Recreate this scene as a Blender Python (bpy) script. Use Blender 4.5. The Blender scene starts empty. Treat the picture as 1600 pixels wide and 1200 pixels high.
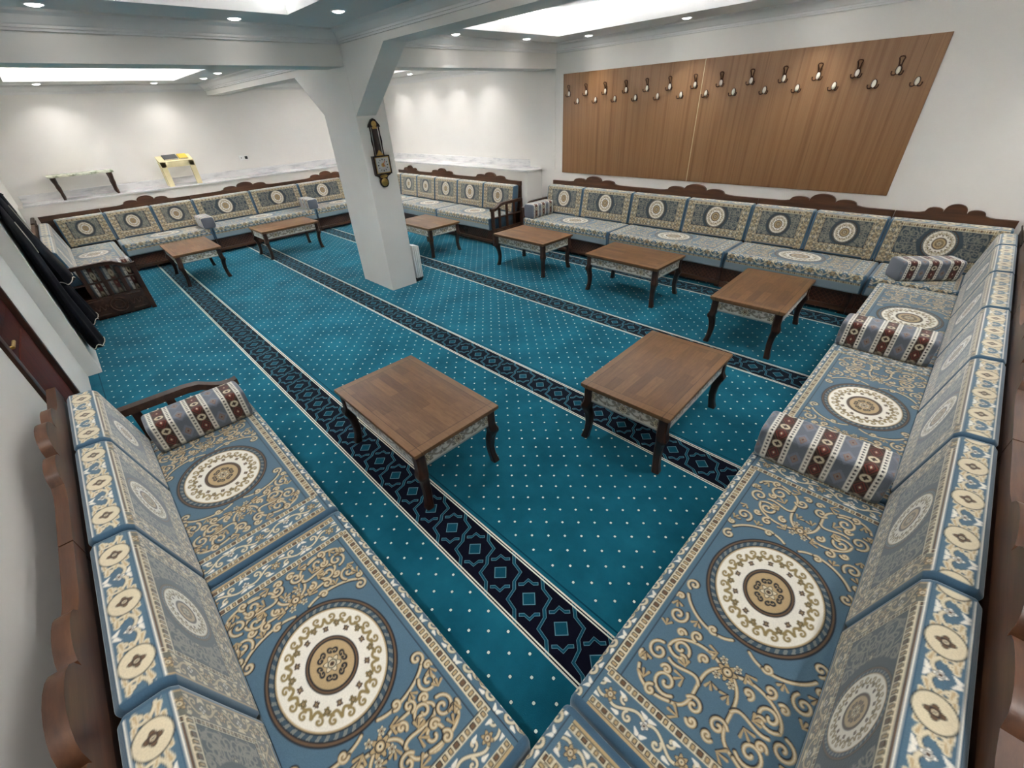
import bpy, bmesh, math, random
import numpy as np
from mathutils import Matrix, Vector
random.seed(7); rng = np.random.default_rng(7)
C = bpy.context.scene.collection
PI = math.pi
sc = bpy.context.scene

# ------------------------------------------------------------------ colour and materials
def lin(c):
    c = c / 255.0
    return c / 12.92 if c <= 0.04045 else ((c + 0.055) / 1.055) ** 2.4
def col(r, g, b): return (lin(r), lin(g), lin(b), 1.0)

class X:
    """tiny expression builder over shader math nodes"""
    nt = None
    def __init__(s, sock): s.s = sock
    @staticmethod
    def m(op, *a):
        n = X.nt.nodes.new('ShaderNodeMath'); n.operation = op
        for i, v in enumerate(a):
            if isinstance(v, X): X.nt.links.new(v.s, n.inputs[i])
            else: n.inputs[i].default_value = float(v)
        return X(n.outputs[0])
    def __add__(s, o): return X.m('ADD', s, o)
    __radd__ = __add__
    def __sub__(s, o): return X.m('SUBTRACT', s, o)
    def __rsub__(s, o): return X.m('SUBTRACT', o, s)
    def __mul__(s, o): return X.m('MULTIPLY', s, o)
    __rmul__ = __mul__
    def __truediv__(s, o): return X.m('DIVIDE', s, o)
    def __lt__(s, o): return X.m('LESS_THAN', s, o)
    def __gt__(s, o): return X.m('GREATER_THAN', s, o)
    def abs(s): return X.m('ABSOLUTE', s)
    def floor(s): return X.m('FLOOR', s)
    def mod(s, p): return X.m('FLOORED_MODULO', s, p)
    def max(s, o): return X.m('MAXIMUM', s, o)
    def min(s, o): return X.m('MINIMUM', s, o)

def new_mat(name, rough=0.5, spec=0.5):
    m = bpy.data.materials.new(name); m.use_nodes = True
    nt = m.node_tree; b = nt.nodes['Principled BSDF']
    b.inputs['Roughness'].default_value = rough
    b.inputs['Specular IOR Level'].default_value = spec
    X.nt = nt
    return m, nt, b
def mix(nt, fac, a, b):
    n = nt.nodes.new('ShaderNodeMix'); n.data_type = 'RGBA'
    for v, i in ((fac, 0), (a, 6), (b, 7)):
        if isinstance(v, X): nt.links.new(v.s, n.inputs[i])
        elif hasattr(v, 'is_output'): nt.links.new(v, n.inputs[i])
        else: n.inputs[i].default_value = v
    return n.outputs[2]
def noise(nt, vec=None, scale=5, detail=3, rough=.5, stretch=None, dim=None):
    n = nt.nodes.new('ShaderNodeTexNoise')
    n.inputs['Scale'].default_value = scale; n.inputs['Detail'].default_value = detail; n.inputs['Roughness'].default_value = rough
    if stretch:
        mp = nt.nodes.new('ShaderNodeMapping'); mp.inputs['Scale'].default_value = stretch
        nt.links.new(vec, mp.inputs[0]); vec = mp.outputs[0]
    if vec is not None: nt.links.new(vec, n.inputs['Vector'])
    return n.outputs['Fac']
def coord(nt, which='Object'):
    return nt.nodes.new('ShaderNodeTexCoord').outputs[which]
def ramp(nt, fac, stops):
    n = nt.nodes.new('ShaderNodeValToRGB'); nt.links.new(fac, n.inputs[0])
    e = n.color_ramp.elements
    e[0].position, e[0].color = stops[0]; e[1].position, e[1].color = stops[-1]
    for p, c in stops[1:-1]:
        x = e.new(p); x.color = c
    return n.outputs[0]
def bump(nt, b, h, strength=.3, dist=.002):
    n = nt.nodes.new('ShaderNodeBump'); n.inputs['Strength'].default_value = strength; n.inputs['Distance'].default_value = dist
    nt.links.new(h, n.inputs['Height']); nt.links.new(n.outputs[0], b.inputs['Normal'])

def plain(name, c, rough=.5, spec=.5, metal=0, var=.06, scale=9, bmp=0):
    m, nt, b = new_mat(name, rough, spec)
    f = noise(nt, coord(nt), scale, 4)
    lo = tuple(v * (1 - var) for v in c[:3]) + (1,); hi = tuple(min(1, v * (1 + var)) for v in c[:3]) + (1,)
    nt.links.new(ramp(nt, f, [(.3, lo), (.7, hi)]), b.inputs['Base Color'])
    b.inputs['Metallic'].default_value = metal
    if bmp: bump(nt, b, noise(nt, coord(nt), 180, 2), bmp, .001)
    return m
def wood(name, c1, c2, c3, axis=0, rough=.35, spec=.5, scale=1.0, bmp=.15):
    m, nt, b = new_mat(name, rough, spec)
    st = [9 * scale] * 3; st[axis] = .9 * scale
    f = noise(nt, coord(nt), 3, 6, .6, st)
    st2 = [60 * scale] * 3; st2[axis] = 2 * scale
    f2 = noise(nt, coord(nt), 3, 3, .5, st2)
    c = ramp(nt, f, [(.25, c1), (.5, c2), (.75, c3)])
    d = mix(nt, X(f2) * .35, c, c1)
    nt.links.new(d, b.inputs['Base Color'])
    if bmp: bump(nt, b, f2, bmp, .001)
    return m
def emit(name, c, s):
    m = bpy.data.materials.new(name); m.use_nodes = True; nt = m.node_tree; nt.nodes.clear()
    e = nt.nodes.new('ShaderNodeEmission'); e.inputs[0].default_value = c; e.inputs[1].default_value = s
    o = nt.nodes.new('ShaderNodeOutputMaterial'); nt.links.new(e.outputs[0], o.inputs[0])
    return m

M = {}
M['wall'] = plain('white_plaster', col(226, 223, 217), .75, .3, var=.012, scale=3)
M['ceil'] = plain('ceiling_paint', col(222, 221, 219), .8, .2, var=.01, scale=3)
M['wood'] = wood('dark_walnut', col(40, 24, 15), col(62, 39, 26), col(84, 55, 37), 0, .45)
M['crest'] = wood('crest_walnut', col(54, 31, 17), col(84, 51, 30), col(110, 71, 43), 0, .42)
M['crest_edge'] = wood('crest_edge_walnut', col(40, 23, 14), col(58, 35, 21), col(80, 50, 31), 0, .4)
M['wood_v'] = wood('dark_walnut_upright', col(40, 22, 14), col(66, 38, 24), col(90, 54, 34), 2, .42)
M['wood_hi'] = wood('walnut_rail', col(52, 32, 21), col(78, 50, 34), col(102, 68, 47), 0, .42)
M['leg'] = wood('table_leg_walnut', col(34, 19, 13), col(56, 33, 22), col(78, 48, 32), 2, .35)
M['door'] = wood('mahogany_door', col(58, 16, 6), col(76, 24, 11), col(90, 32, 15), 2, .6, .2)
M['black'] = plain('black_cloth', col(12, 13, 18), .9, .15, var=.25, scale=14)
M['pale'] = plain('pale_piping', col(190, 184, 168), .7)
M['ivory'] = plain('ivory_paint', col(216, 203, 160), .45)
M['white'] = plain('white_plastic', col(232, 232, 228), .35)
M['yellow'] = plain('yellow_cover', col(214, 178, 62), .5)
M['darkbook'] = plain('dark_cover', col(62, 64, 66), .5)
M['gold'] = plain('aged_brass', col(176, 146, 82), .35, metal=.85, var=.2, scale=60)
M['bronze'] = plain('antique_bronze', col(74, 42, 22), .35, metal=.6, var=.2, scale=60)
M['ceramic'] = plain('cream_ceramic', col(238, 230, 214), .15)
M['clockwood'] = wood('clock_mahogany', col(24, 9, 8), col(42, 18, 15), col(58, 27, 21), 2, .25)
M['dial'] = plain('silver_dial', col(178, 176, 174), .35)
M['rust'] = plain('copper_hand', col(168, 84, 48), .4)
M['dark'] = plain('dark_detail', col(24, 22, 22), .5)
M['greyfloor'] = plain('grey_floor_tile', col(120, 118, 116), .4, var=.1)
M['navy'] = plain('navy_rug', col(16, 24, 42), .9, .1)
M['bezel'] = plain('downlight_ring', col(235, 235, 235), .4)
M['lamp'] = emit('downlight_glow', (1, .98, .95, 1), 14)
M['cove'] = emit('cove_glow', (.95, .97, 1, 1), 66)
M['cove_far'] = emit('cove_glow_far', (.97, .97, 1, 1), 105)
M['cove_dim'] = emit('cove_glow_dim', (.95, .97, 1, 1), 36)

# marble
m, nt, b = new_mat('white_marble', .2)
f = noise(nt, coord(nt), 3, 8, .65, (1, 1, 5))
nt.links.new(ramp(nt, f, [(.36, col(196, 196, 198)), (.5, col(222, 221, 220)), (.8, col(232, 231, 229))]), b.inputs['Base Color'])
M['marble'] = m
m, nt, b = new_mat('green_marble', .25)
f = noise(nt, coord(nt), 9, 8, .65)
nt.links.new(ramp(nt, f, [(.36, col(120, 128, 104)), (.5, col(205, 205, 186)), (.75, col(226, 225, 210))]), b.inputs['Base Color'])
M['marble_green'] = m
# carved panel
def carved(name, axis):
    m, nt, b = new_mat(name, .38)
    co = coord(nt); sp = nt.nodes.new('ShaderNodeSeparateXYZ'); nt.links.new(co, sp.inputs[0])
    u = X(sp.outputs[axis]); v = X(sp.outputs[2])
    a = ((u + v) / .05).mod(1) - .5; c = ((u - v) / .05).mod(1) - .5
    lat = (a.abs() < .09).max(c.abs() < .09)
    f = noise(nt, co, 6, 5)
    base = ramp(nt, f, [(.3, col(44, 24, 16)), (.7, col(74, 43, 28))])
    nt.links.new(mix(nt, lat * .7, base, col(100, 62, 41)), b.inputs['Base Color'])
    bump(nt, b, lat.s, .5, .004)
    return m
M['carved'] = carved('carved_walnut', 0)

# oak wall panel: vertical grain
m, nt, b = new_mat('oak_veneer', .45)
co = coord(nt)
f = noise(nt, co, 2.2, 6, .68, (9, 9, .10)); f2 = noise(nt, co, 4, 3, .5, (70, 70, .5))
c = ramp(nt, f, [(.28, col(110, 76, 45)), (.42, col(142, 103, 66)), (.56, col(158, 118, 79)), (.72, col(124, 87, 53))])
nt.links.new(mix(nt, X(f2) * .45, c, col(106, 73, 43)), b.inputs['Base Color'])
M['oak'] = m

# table top: butcher-block staves inside a plain frame
def tabletop(name, k):
    m, nt, b = new_mat(name, .42)
    co = coord(nt); sp = nt.nodes.new('ShaderNodeSeparateXYZ'); nt.links.new(co, sp.inputs[0])
    x = X(sp.outputs[0]); y = X(sp.outputs[1])
    row = ((y + 3) / .066).floor()
    sh = X.m('SINE', row * 12.9898) * 43.7
    cx = ((x + 5 + sh) / .27); cc = cx.floor()
    wn = nt.nodes.new('ShaderNodeTexWhiteNoise'); wn.noise_dimensions = '2D'
    cmb = nt.nodes.new('ShaderNodeCombineXYZ'); nt.links.new(row.s, cmb.inputs[0]); nt.links.new(cc.s, cmb.inputs[1]); nt.links.new(cmb.outputs[0], wn.inputs[0])
    f = noise(nt, co, 4, 6, .65, (2.2, 16, 6))
    t = X(wn.outputs['Value']) * .34 + X(f) * .7 - .02
    lo, md, hi = [tuple(v * k for v in c[:3]) + (1,) for c in (col(84, 57, 36), col(108, 76, 48), col(131, 96, 62))]
    stave = ramp(nt, t.s, [(.2, lo), (.5, md), (.8, hi)])
    fr = ((x.abs() > .43).max(y.abs() > .262))
    frame = ramp(nt, f, [(.25, md), (.75, hi)])
    j = ((((y + 3) / .066).mod(1) - .5).abs() > .485).max(((cx.mod(1)) - .5).abs() > .496)
    gap = ((x.abs() - .43).abs() < .0022).max(((y.abs() - .262).abs() < .0022))
    c = mix(nt, fr, mix(nt, j * .35, stave, col(50, 30, 20)), frame)
    nt.links.new(mix(nt, gap * .6, c, col(45, 27, 18)), b.inputs['Base Color'])
    return m
M['top'] = tabletop('acacia_block_top', 1.0)

# carpet
m, nt, b = new_mat('teal_carpet', .95, .1)
g = nt.nodes.new('ShaderNodeNewGeometry'); sp = nt.nodes.new('ShaderNodeSeparateXYZ'); nt.links.new(g.outputs['Position'], sp.inputs[0])
x = X(sp.outputs[0]); y = X(sp.outputs[1])
PER, YC = 1.427, .779
yy = (y - YC + PER / 2).mod(PER) - PER / 2
R2 = math.sqrt(.5); Q = .1425
a = (x + yy) * R2; bb = (x - yy) * R2
a1 = (a + .7098 + Q / 2).mod(Q) - Q / 2          # inside the square's cell
p1 = bb - (a - a1)
sq = a1.abs().max(p1.abs())
tri = lambda v, w: X.m('MAXIMUM', 1 - (v / w).abs(), 0.0)
br = (p1.abs() - (tri(a1, .024) * .022 + .076)).abs()
inb = a1.abs() < .047
qb = (a + .7098 + Q).mod(Q) - Q / 2               # the bands between the squares
tb = bb - (a - qb)
dv = (tri(tb + .07, .05) - tri(tb - .07, .05)) * .033
db = (qb - dv).abs()
fill = (sq < .0265).max((br < .0058) * inb).max(db < .0060)
line = (sq < .0305).max((br < .0084) * (a1.abs() < .050)).max(db < .0086)
f = noise(nt, g.outputs['Position'], 2.6, 5, .6); f2 = noise(nt, g.outputs['Position'], 240, 2)
field = ramp(nt, f, [(.3, col(12, 77, 96)), (.7, col(26, 104, 125))])
motif = mix(nt, fill, mix(nt, line, col(9, 10, 26), col(96, 138, 150)), col(14, 74, 92))
ay = yy.abs()
cream = ((ay - .1335).abs() < .0042).max((ay - .1195).abs() < .0036)
edge = mix(nt, cream, motif, col(226, 222, 205))
t = (y - YC - .214 + .0305).mod(PER); r = (t / .061).floor(); dy = t - r * .061 - .0305
dx = (x + .969 - r.mod(2) * .0675 + .0675).mod(.135) - .0675
dd = dx.abs().max(dy.abs()) + (dx.abs() + dy.abs()) * .3
okr = r < 17.5
fd = mix(nt, (dd < .0118) * okr, field, col(8, 62, 80))  # darker ring round each dot: shade of the pile relief, painted in
fd = mix(nt, (dd < .0086) * okr, fd, col(226, 228, 216))
fd = mix(nt, ((yy - .160).abs() < .004), fd, col(6, 62, 82))
c = mix(nt, (ay < .1378) * (y > .3), fd, edge)
nt.links.new(c, b.inputs['Base Color'])
bump(nt, b, f2, .4, .003)
b.inputs['Sheen Weight'].default_value = .16; b.inputs['Sheen Roughness'].default_value = .4; b.inputs['Sheen Tint'].default_value = (.45, .8, .9, 1)
M['carpet'] = m

# woven cushion fabric: reads the woven colours stored on the mesh
m, nt, b = new_mat('woven_fabric', .9, .15)
at = nt.nodes.new('ShaderNodeAttribute'); at.attribute_name = 'Col'
f = noise(nt, coord(nt), 260, 2)
d = mix(nt, X(f) * .28, at.outputs['Color'], (.02, .03, .04, 1))
nt.links.new(d, b.inputs['Base Color'])
bump(nt, b, f, .25, .002)
b.inputs['Sheen Weight'].default_value = .55; b.inputs['Sheen Roughness'].default_value = .45; b.inputs['Sheen Tint'].default_value = (.86, .92, .95, 1)
M['fabric'] = m

# ------------------------------------------------------------------ mesh helpers
class MB:
    def __init__(s): s.v = []; s.f = []
    def add(s, v, f):
        o = len(s.v); s.v += [tuple(p) for p in v]; s.f += [tuple(i + o for i in q) for q in f]; return s
    def box(s, x0, x1, y0, y1, z0, z1):
        v = [(x, y, z) for z in (z0, z1) for y in (y0, y1) for x in (x0, x1)]
        return s.add(v, [(0, 2, 3, 1), (4, 5, 7, 6), (0, 1, 5, 4), (2, 6, 7, 3), (0, 4, 6, 2), (1, 3, 7, 5)])
    def bbox(s, x0, x1, y0, y1, z0, z1, r=.006, seg=2):
        bm = bmesh.new(); bmesh.ops.create_cube(bm, size=1)
        for v in bm.verts: v.co = ((x0 + x1) / 2 + v.co.x * (x1 - x0), (y0 + y1) / 2 + v.co.y * (y1 - y0), (z0 + z1) / 2 + v.co.z * (z1 - z0))
        r = min(r, .45 * min(x1 - x0, y1 - y0, z1 - z0))
        bmesh.ops.bevel(bm, geom=bm.edges[:], offset=r, segments=seg, affect='EDGES', profile=.6)
        bm.verts.index_update(); s.add([v.co[:] for v in bm.verts], [[v.index for v in f.verts] for f in bm.faces]); bm.free(); return s
    def prism(s, pts, n0, n1, fn):
        """polygon pts (a,b) extruded between n0 and n1; fn(a,b,n) -> xyz"""
        k = len(pts); v = [fn(a, b, n0) for a, b in pts] + [fn(a, b, n1) for a, b in pts]
        return s.add(v, [tuple(range(k))[::-1], tuple(range(k, 2 * k))] + [(i, (i + 1) % k, k + (i + 1) % k, k + i) for i in range(k)])
    def tube(s, path, rad, n=8, closed=False, sx=1, sy=1):
        P = [Vector(p) for p in path]; k = len(P); rings = []
        rr = rad if isinstance(rad, (list, tuple)) else [rad] * k
        up = None
        for i in range(k):
            t = (P[(i + 1) % k] - P[i - 1]) if closed else (P[min(i + 1, k - 1)] - P[max(i - 1, 0)])
            t.normalize()
            if up is None: up = Vector((0, 0, 1)) if abs(t.z) < .9 else Vector((1, 0, 0))
            a = t.cross(up)
            if a.length < 1e-4: a = t.orthogonal()
            a.normalize(); bq = a.cross(t).normalized(); up = bq
            rings.append([P[i] + (a * math.cos(2 * PI * j / n) * sx + bq * math.sin(2 * PI * j / n) * sy) * rr[i] for j in range(n)])
        v = [q for r in rings for q in r]; f = []
        for i in range(k if closed else k - 1):
            for j in range(n): f.append((i * n + j, i * n + (j + 1) % n, ((i + 1) % k) * n + (j + 1) % n, ((i + 1) % k) * n + j))
        if not closed: f += [tuple(range(n))[::-1], tuple(range((k - 1) * n, k * n))]
        return s.add(v, f)
    def loft(s, rings, cap=True):
        n = len(rings[0]); v = [p for r in rings for p in r]
        f = [(i * n + j, i * n + (j + 1) % n, (i + 1) * n + (j + 1) % n, (i + 1) * n + j) for i in range(len(rings) - 1) for j in range(n)]
        if cap: f += [tuple(range(n))[::-1], tuple(range((len(rings) - 1) * n, len(rings) * n))]
        return s.add(v, f)
    def lathe(s, prof, c=(0, 0, 0), n=20, fn=None, cap=True):
        fn = fn or (lambda x, y, z: (c[0] + x, c[1] + y, c[2] + z))
        return s.loft([[fn(r * math.cos(2 * PI * j / n), r * math.sin(2 * PI * j / n), z) for j in range(n)] for r, z in prof], cap)
    def mesh(s, name, mat, smooth=False):
        me = bpy.data.meshes.new(name); me.from_pydata(s.v, [], s.f); me.update()
        bm = bmesh.new(); bm.from_mesh(me); bmesh.ops.recalc_face_normals(bm, faces=bm.faces[:]); bm.to_mesh(me); bm.free()
        me.materials.append(mat)
        if smooth:
            me.polygons.foreach_set('use_smooth', [True] * len(me.polygons))
            try: me.set_sharp_from_angle(angle=math.radians(35))
            except Exception: pass
        return me
    def build(s, name, mat, parent=None, smooth=True): return link(name, s.mesh(name, mat, smooth), parent)

def link(name, me, parent=None):
    o = bpy.data.objects.new(name, me); C.objects.link(o)
    if parent is not None: o.parent = parent
    return o
def tag(o, label, cat, group=None, kind=None):
    o['label'] = label; o['category'] = cat
    if group: o['group'] = group
    if kind: o['kind'] = kind
    return o
def thing(name, label, cat, loc=(0, 0, 0), rz=0, group=None):
    o = bpy.data.objects.new(name, None); C.objects.link(o); o.empty_display_size = .1
    o.location = loc; o.rotation_euler = (0, 0, rz)
    return tag(o, label, cat, group)
def struct(name, mb, mat, parent=None, smooth=False):
    o = mb.build(name, mat, parent, smooth)
    if parent is None: o['kind'] = 'structure'
    return o
def dup(src, loc, rz, label=None, group=None):
    r = src.copy(); C.objects.link(r); r.location = loc; r.rotation_euler = (0, 0, rz)
    if label: r['label'] = label
    if group: r['group'] = group
    for ch in src.children:
        c = ch.copy(); C.objects.link(c); c.parent = r
        for g2 in ch.children:
            d = g2.copy(); C.objects.link(d); d.parent = c
    return r

# ------------------------------------------------------------------ woven patterns
def c3(r, g, b): return np.array([lin(r), lin(g), lin(b)])
BLUE, DEEP, CREAM, WHITE = c3(84, 113, 132), c3(64, 86, 100), c3(222, 209, 178), c3(240, 235, 222)
TAN, BROWN, INK, OLIVE, PIPE = c3(190, 164, 122), c3(112, 86, 62), c3(30, 34, 40), c3(150, 130, 82), c3(64, 95, 117)

class Cv:
    """paints woven colours on scattered points (metres)"""
    def __init__(s, n, px, base): s.c = np.tile(base, (n, 1)).astype(np.float64); s.px = px
    def sdf(s, d, color, mask=None):
        cov = np.clip(.5 - d / s.px, 0, 1)
        if mask is not None: cov = cov * mask
        s.c += cov[:, None] * (color - s.c)
    def box(s, Xv, Yv, x0, x1, y0, y1, color, mask=None):
        d = np.maximum(np.abs(Xv - (x0 + x1) / 2) - (x1 - x0) / 2, np.abs(Yv - (y0 + y1) / 2) - (y1 - y0) / 2)
        s.sdf(d, color, mask)
    def stroke(s, Xv, Yv, poly, w, color, mask=None):
        P = np.asarray(poly, float); wmax = np.max(w) if np.ndim(w) else w
        e = wmax / 2 + s.px
        lo, hi = P.min(0) - e, P.max(0) + e
        sel = (Xv > lo[0]) & (Xv < hi[0]) & (Yv > lo[1]) & (Yv < hi[1])
        if mask is not None: sel &= mask > 0
        idx = np.nonzero(sel)[0]
        if not len(idx): return
        x, y = Xv[idx], Yv[idx]; best = np.full(len(idx), 9.)
        for i in range(len(P) - 1):
            ax, ay = P[i]; dx, dy = P[i + 1] - P[i]; L2 = dx * dx + dy * dy + 1e-12
            t = np.clip(((x - ax) * dx + (y - ay) * dy) / L2, 0, 1)
            ww = (w[i] + (w[i + 1] - w[i]) * t) / 2 if np.ndim(w) else w / 2
            np.minimum(best, np.hypot(x - ax - t * dx, y - ay - t * dy) - ww, out=best)
        cov = np.clip(.5 - best / s.px, 0, 1)[:, None]
        s.c[idx] += cov * (color - s.c[idx])

def spiral(cx, cy, r, a0, turns, sgn=1, n=26):
    t = np.linspace(0, 1, n); a = a0 + sgn * turns * 2 * PI * t; rr = r * (1 - .86 * t)
    return np.stack([cx + rr * np.cos(a), cy + rr * np.sin(a)], 1)
def bez(p0, p1, p2, p3, n=18):
    t = np.linspace(0, 1, n)[:, None]; p0, p1, p2, p3 = map(np.array, (p0, p1, p2, p3))
    return (1 - t) ** 3 * p0 + 3 * (1 - t) ** 2 * t * p1 + 3 * (1 - t) * t * t * p2 + t ** 3 * p3
def scroll(cv, U, V, poly, w, mask=None, light=None, mute=None):
    """a tan curl with a dark outline on one side and a cream core"""
    if mute is not None:
        cv.stroke(U, V, poly, w * .62, mute, mask); return
    cv.stroke(U + .0028, V + .0022, poly, w * 1.45, INK, mask)
    cv.stroke(U, V, poly, w * 1.15, TAN, mask)
    cv.stroke(U, V, poly, w * .45, CREAM if light is None else light, mask)
def rosette(cv, U, V, x, y, r, mask=None, petals=6, outer=None, core=None):
    d = np.hypot(U - x, V - y); an = np.arctan2(V - y, U - x)
    m = (d < r * 1.6).astype(float)
    if mask is not None: m = m * mask
    rp = r * (.8 + .2 * np.cos(petals * an))
    cv.sdf(d - rp - r * .12, INK, m); cv.sdf(d - rp, TAN if outer is None else outer, m)
    cv.sdf(np.abs(d - r * .5) - r * .07, INK, m); cv.sdf(d - r * .3, CREAM if core is None else core, m); cv.sdf(d - r * .13, INK, m)
def beads(cv, A, B, half, period, mask, base=None):
    """bead row: A runs along it, B across (0 in the middle)"""
    cv.sdf(np.abs(B) - half, CREAM if base is None else base, mask)
    k = np.floor(A / period); a = A - (k + .5) * period
    big = (np.mod(k, 3) == 0)
    hw = np.where(big, period * .40, period * .27)
    d = np.maximum(np.abs(a) - hw, np.abs(B) - half * .6) + .1 * (np.abs(a) + np.abs(B)) - .0008
    m = mask * (np.abs(B) < half)
    cv.sdf(d - .0013, INK, m); cv.sdf(d + .0018, np.where(big[:, None], BROWN, TAN), m)
def floral(cv, A, B, half, P, mask, ground=None, vine=None, leaf=None):
    """repeating vine with leaves and rosettes; A along, B across"""
    cv.sdf(np.abs(B) - half, BLUE if ground is None else ground, mask)
    a = np.mod(A + P / 2, P) - P / 2; m = mask * (np.abs(B) < half)
    V1 = CREAM if vine is None else vine
    aa = np.abs(a)
    vine_p = bez((0, half * .2), (P * .16, half * 1.3), (P * .3, -half * 1.3), (P * .5, -half * .1))
    for d in (INK, V1):
        w = .013 if d is INK else .0095
        cv.stroke(aa, B, vine_p, w * half / .045, d, m)
        cv.stroke(aa, B, spiral(P * .30, half * .42, half * .42, -2.2, 1.0, -1), w * .9 * half / .045, d, m)
        cv.stroke(aa, B, spiral(P * .17, -half * .5, half * .36, 1.2, .9, 1), w * .9 * half / .045, d, m)
    for lx, ly, dx, dy in ((.42, .55, .05, .25), (.08, -.75, .06, .1), (.40, -.7, .07, .12), (.1, .78, .07, -.05)):
        cv.stroke(aa, B, [(P * lx, half * ly), (P * (lx + dx), half * (ly + dy))], [.004, .013], WHITE if leaf is None else leaf, m)
    rosette(cv, a, B, 0, 0, half * .5, m, 6)
    rosette(cv, aa, B, P / 2, 0, half * .34, m, 4, WHITE, BROWN)
def medallion(cv, U, V, rx, ry, k=1.0):
    rho = np.hypot(U / rx, V / ry); th = np.arctan2(V / ry, U / rx); sc_ = min(rx, ry)
    ring = lambda r, c: cv.sdf((rho - r) * sc_, c)
    ring(1.0, INK); ring(.975, BROWN); ring(.945, INK); ring(.925, DEEP)
    rope = (np.cos(th * 46 + rho * 30) > .2) & (rho < .925) & (rho > .86)
    cv.c[rope] = cv.c[rope] * .35 + c3(150, 150, 140) * .65
    ring(.86, INK); ring(.842, TAN); ring(.82, WHITE)
    n = 10; w = 2 * PI / n
    t = np.mod(th + w / 2, w) - w / 2; ta = np.abs(t) * .62 * sc_; rr = rho * sc_ * 1.0
    m = ((rho < .81) & (rho > .42)).astype(float)
    h = .62 * sc_; e = sc_ / .2
    for cl, ww in ((OLIVE, .0085),):
        cv.stroke(ta, rr - h, bez((0, -.012 * e), (.012 * e, .03 * e), (.025 * e, -.03 * e), (.0385 * e, .016 * e)), ww * e, cl, m)
        cv.stroke(ta, rr - h, spiral(.018 * e, .019 * e, .012 * e, -1.5, 1, -1), ww * .75 * e, cl, m)
    rosette(cv, t * .62 * sc_, rr - h, 0, -.004 * e, .0105 * e, m, 5, OLIVE, TAN)
    rosette(cv, ta, rr - h, .0385 * e, -.018 * e, .010 * e, m, 5, BROWN, TAN)
    ring(.405, INK); ring(.385, BROWN); ring(.36, INK); ring(.335, TAN)
    m = (rho < .33).astype(float)
    q = np.mod(th + PI / 6, PI / 3) - PI / 6; R = rho * sc_
    cv.stroke(np.abs(q) * R, R, spiral(.012 * e, .036 * e, .011 * e, 0, 1, 1), .006 * e, INK, m)
    rosette(cv, U, V, 0, 0, .026 * e, m, 6, CREAM, BROWN)

def field_scrolls(cv, U, V, hx, hy, mx, mask, mute=None):
    """acanthus curls in one quadrant, mirrored; hx,hy half field, mx medallion half length"""
    u, v = np.abs(U), np.abs(V); g = hx - mx; w = .0088
    f = lambda a, b: (mx + a * g, b * hy)
    S = []
    S.append(bez(f(.34, .06), f(.5, .42), f(.86, .02), f(.92, .42)))
    S.append(spiral(*f(.80, .55), .040, -.9, 1.35, 1))
    S.append(bez(f(.92, .42), f(.99, .62), f(.97, .86), f(.83, .93)))
    S.append(bez(f(.34, .06), f(.2, .35), f(.34, .78), f(.50, .74)))
    S.append(spiral(*f(.44, .60), .038, .9, 1.35, -1))
    S.append(spiral(*f(.60, .82), .034, PI, 1.3, -1))
    S.append(bez(f(.60, .66), f(.66, .5), f(.5, .3), f(.62, .22)))
    S.append(bez(f(.03, .12), f(.16, .34), f(.06, .74), f(-.12, .90)))
    S.append(spiral(*f(.15, .86), .032, -2.4, 1.3, 1))
    S.append(spiral(*f(-.26, .90), .024, .2, 1.2, 1))
    S.append(spiral(*f(.80, .16), .026, 2.0, 1.2, 1))
    S.append(spiral(*f(.23, .50), .020, 0, 1.1, 1))
    if mute is None:
        for a, b_, r_, q, sg in ((.70, .62, .016, 1.5, 1), (.95, .66, .018, 3.0, -1), (.38, .30, .017, .5, 1), (.73, .94, .016, 2.2, -1), (.06, .38, .016, -.8, 1), (.52, .52, .014, 2.5, 1), (.30, .70, .015, -2, -1), (.92, .10, .016, 1.2, -1), (-.05, .97, .014, 1, 1)):
            S.append(spiral(*f(a, b_), r_, q, 1.1, sg))
    for p in S: scroll(cv, u, v, p, w, mask, None, mute)
    for a, b_, dx, dy in ((.66, .40, .02, .02), (.24, .20, .015, .022), (.97, .25, .0, .03), (.70, .95, .02, -.012), (.33, .92, -.02, .006), (.09, .60, .02, .0), (.52, .12, .02, -.01),
                          (.90, .80, -.02, .012), (.56, .45, -.016, .014), (.02, .97, .02, -.008)):
        x, y = f(a, b_)
        for q in (-.8, 0, .8):
            ca, sa = math.cos(q), math.sin(q); e = (x + dx * ca - dy * sa, y + dx * sa + dy * ca)
            mute is None and cv.stroke(u + .0022, v + .0018, [(x, y), e], [.004, .0105], INK, mask); cv.stroke(u, v, [(x, y), e], [.003, .0085 if mute is None else .006], TAN if mute is None else mute, mask)
    x, y = f(.34, 0)
    rosette(cv, u, v, x, 0, .030 if mute is None else .018, mask, 7, TAN if mute is None else mute, CREAM)
    for q in (-.03, .03) if mute is None else (): rosette(cv, u, v, x + q, .022, .013, mask, 5, CREAM, BROWN)

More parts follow.
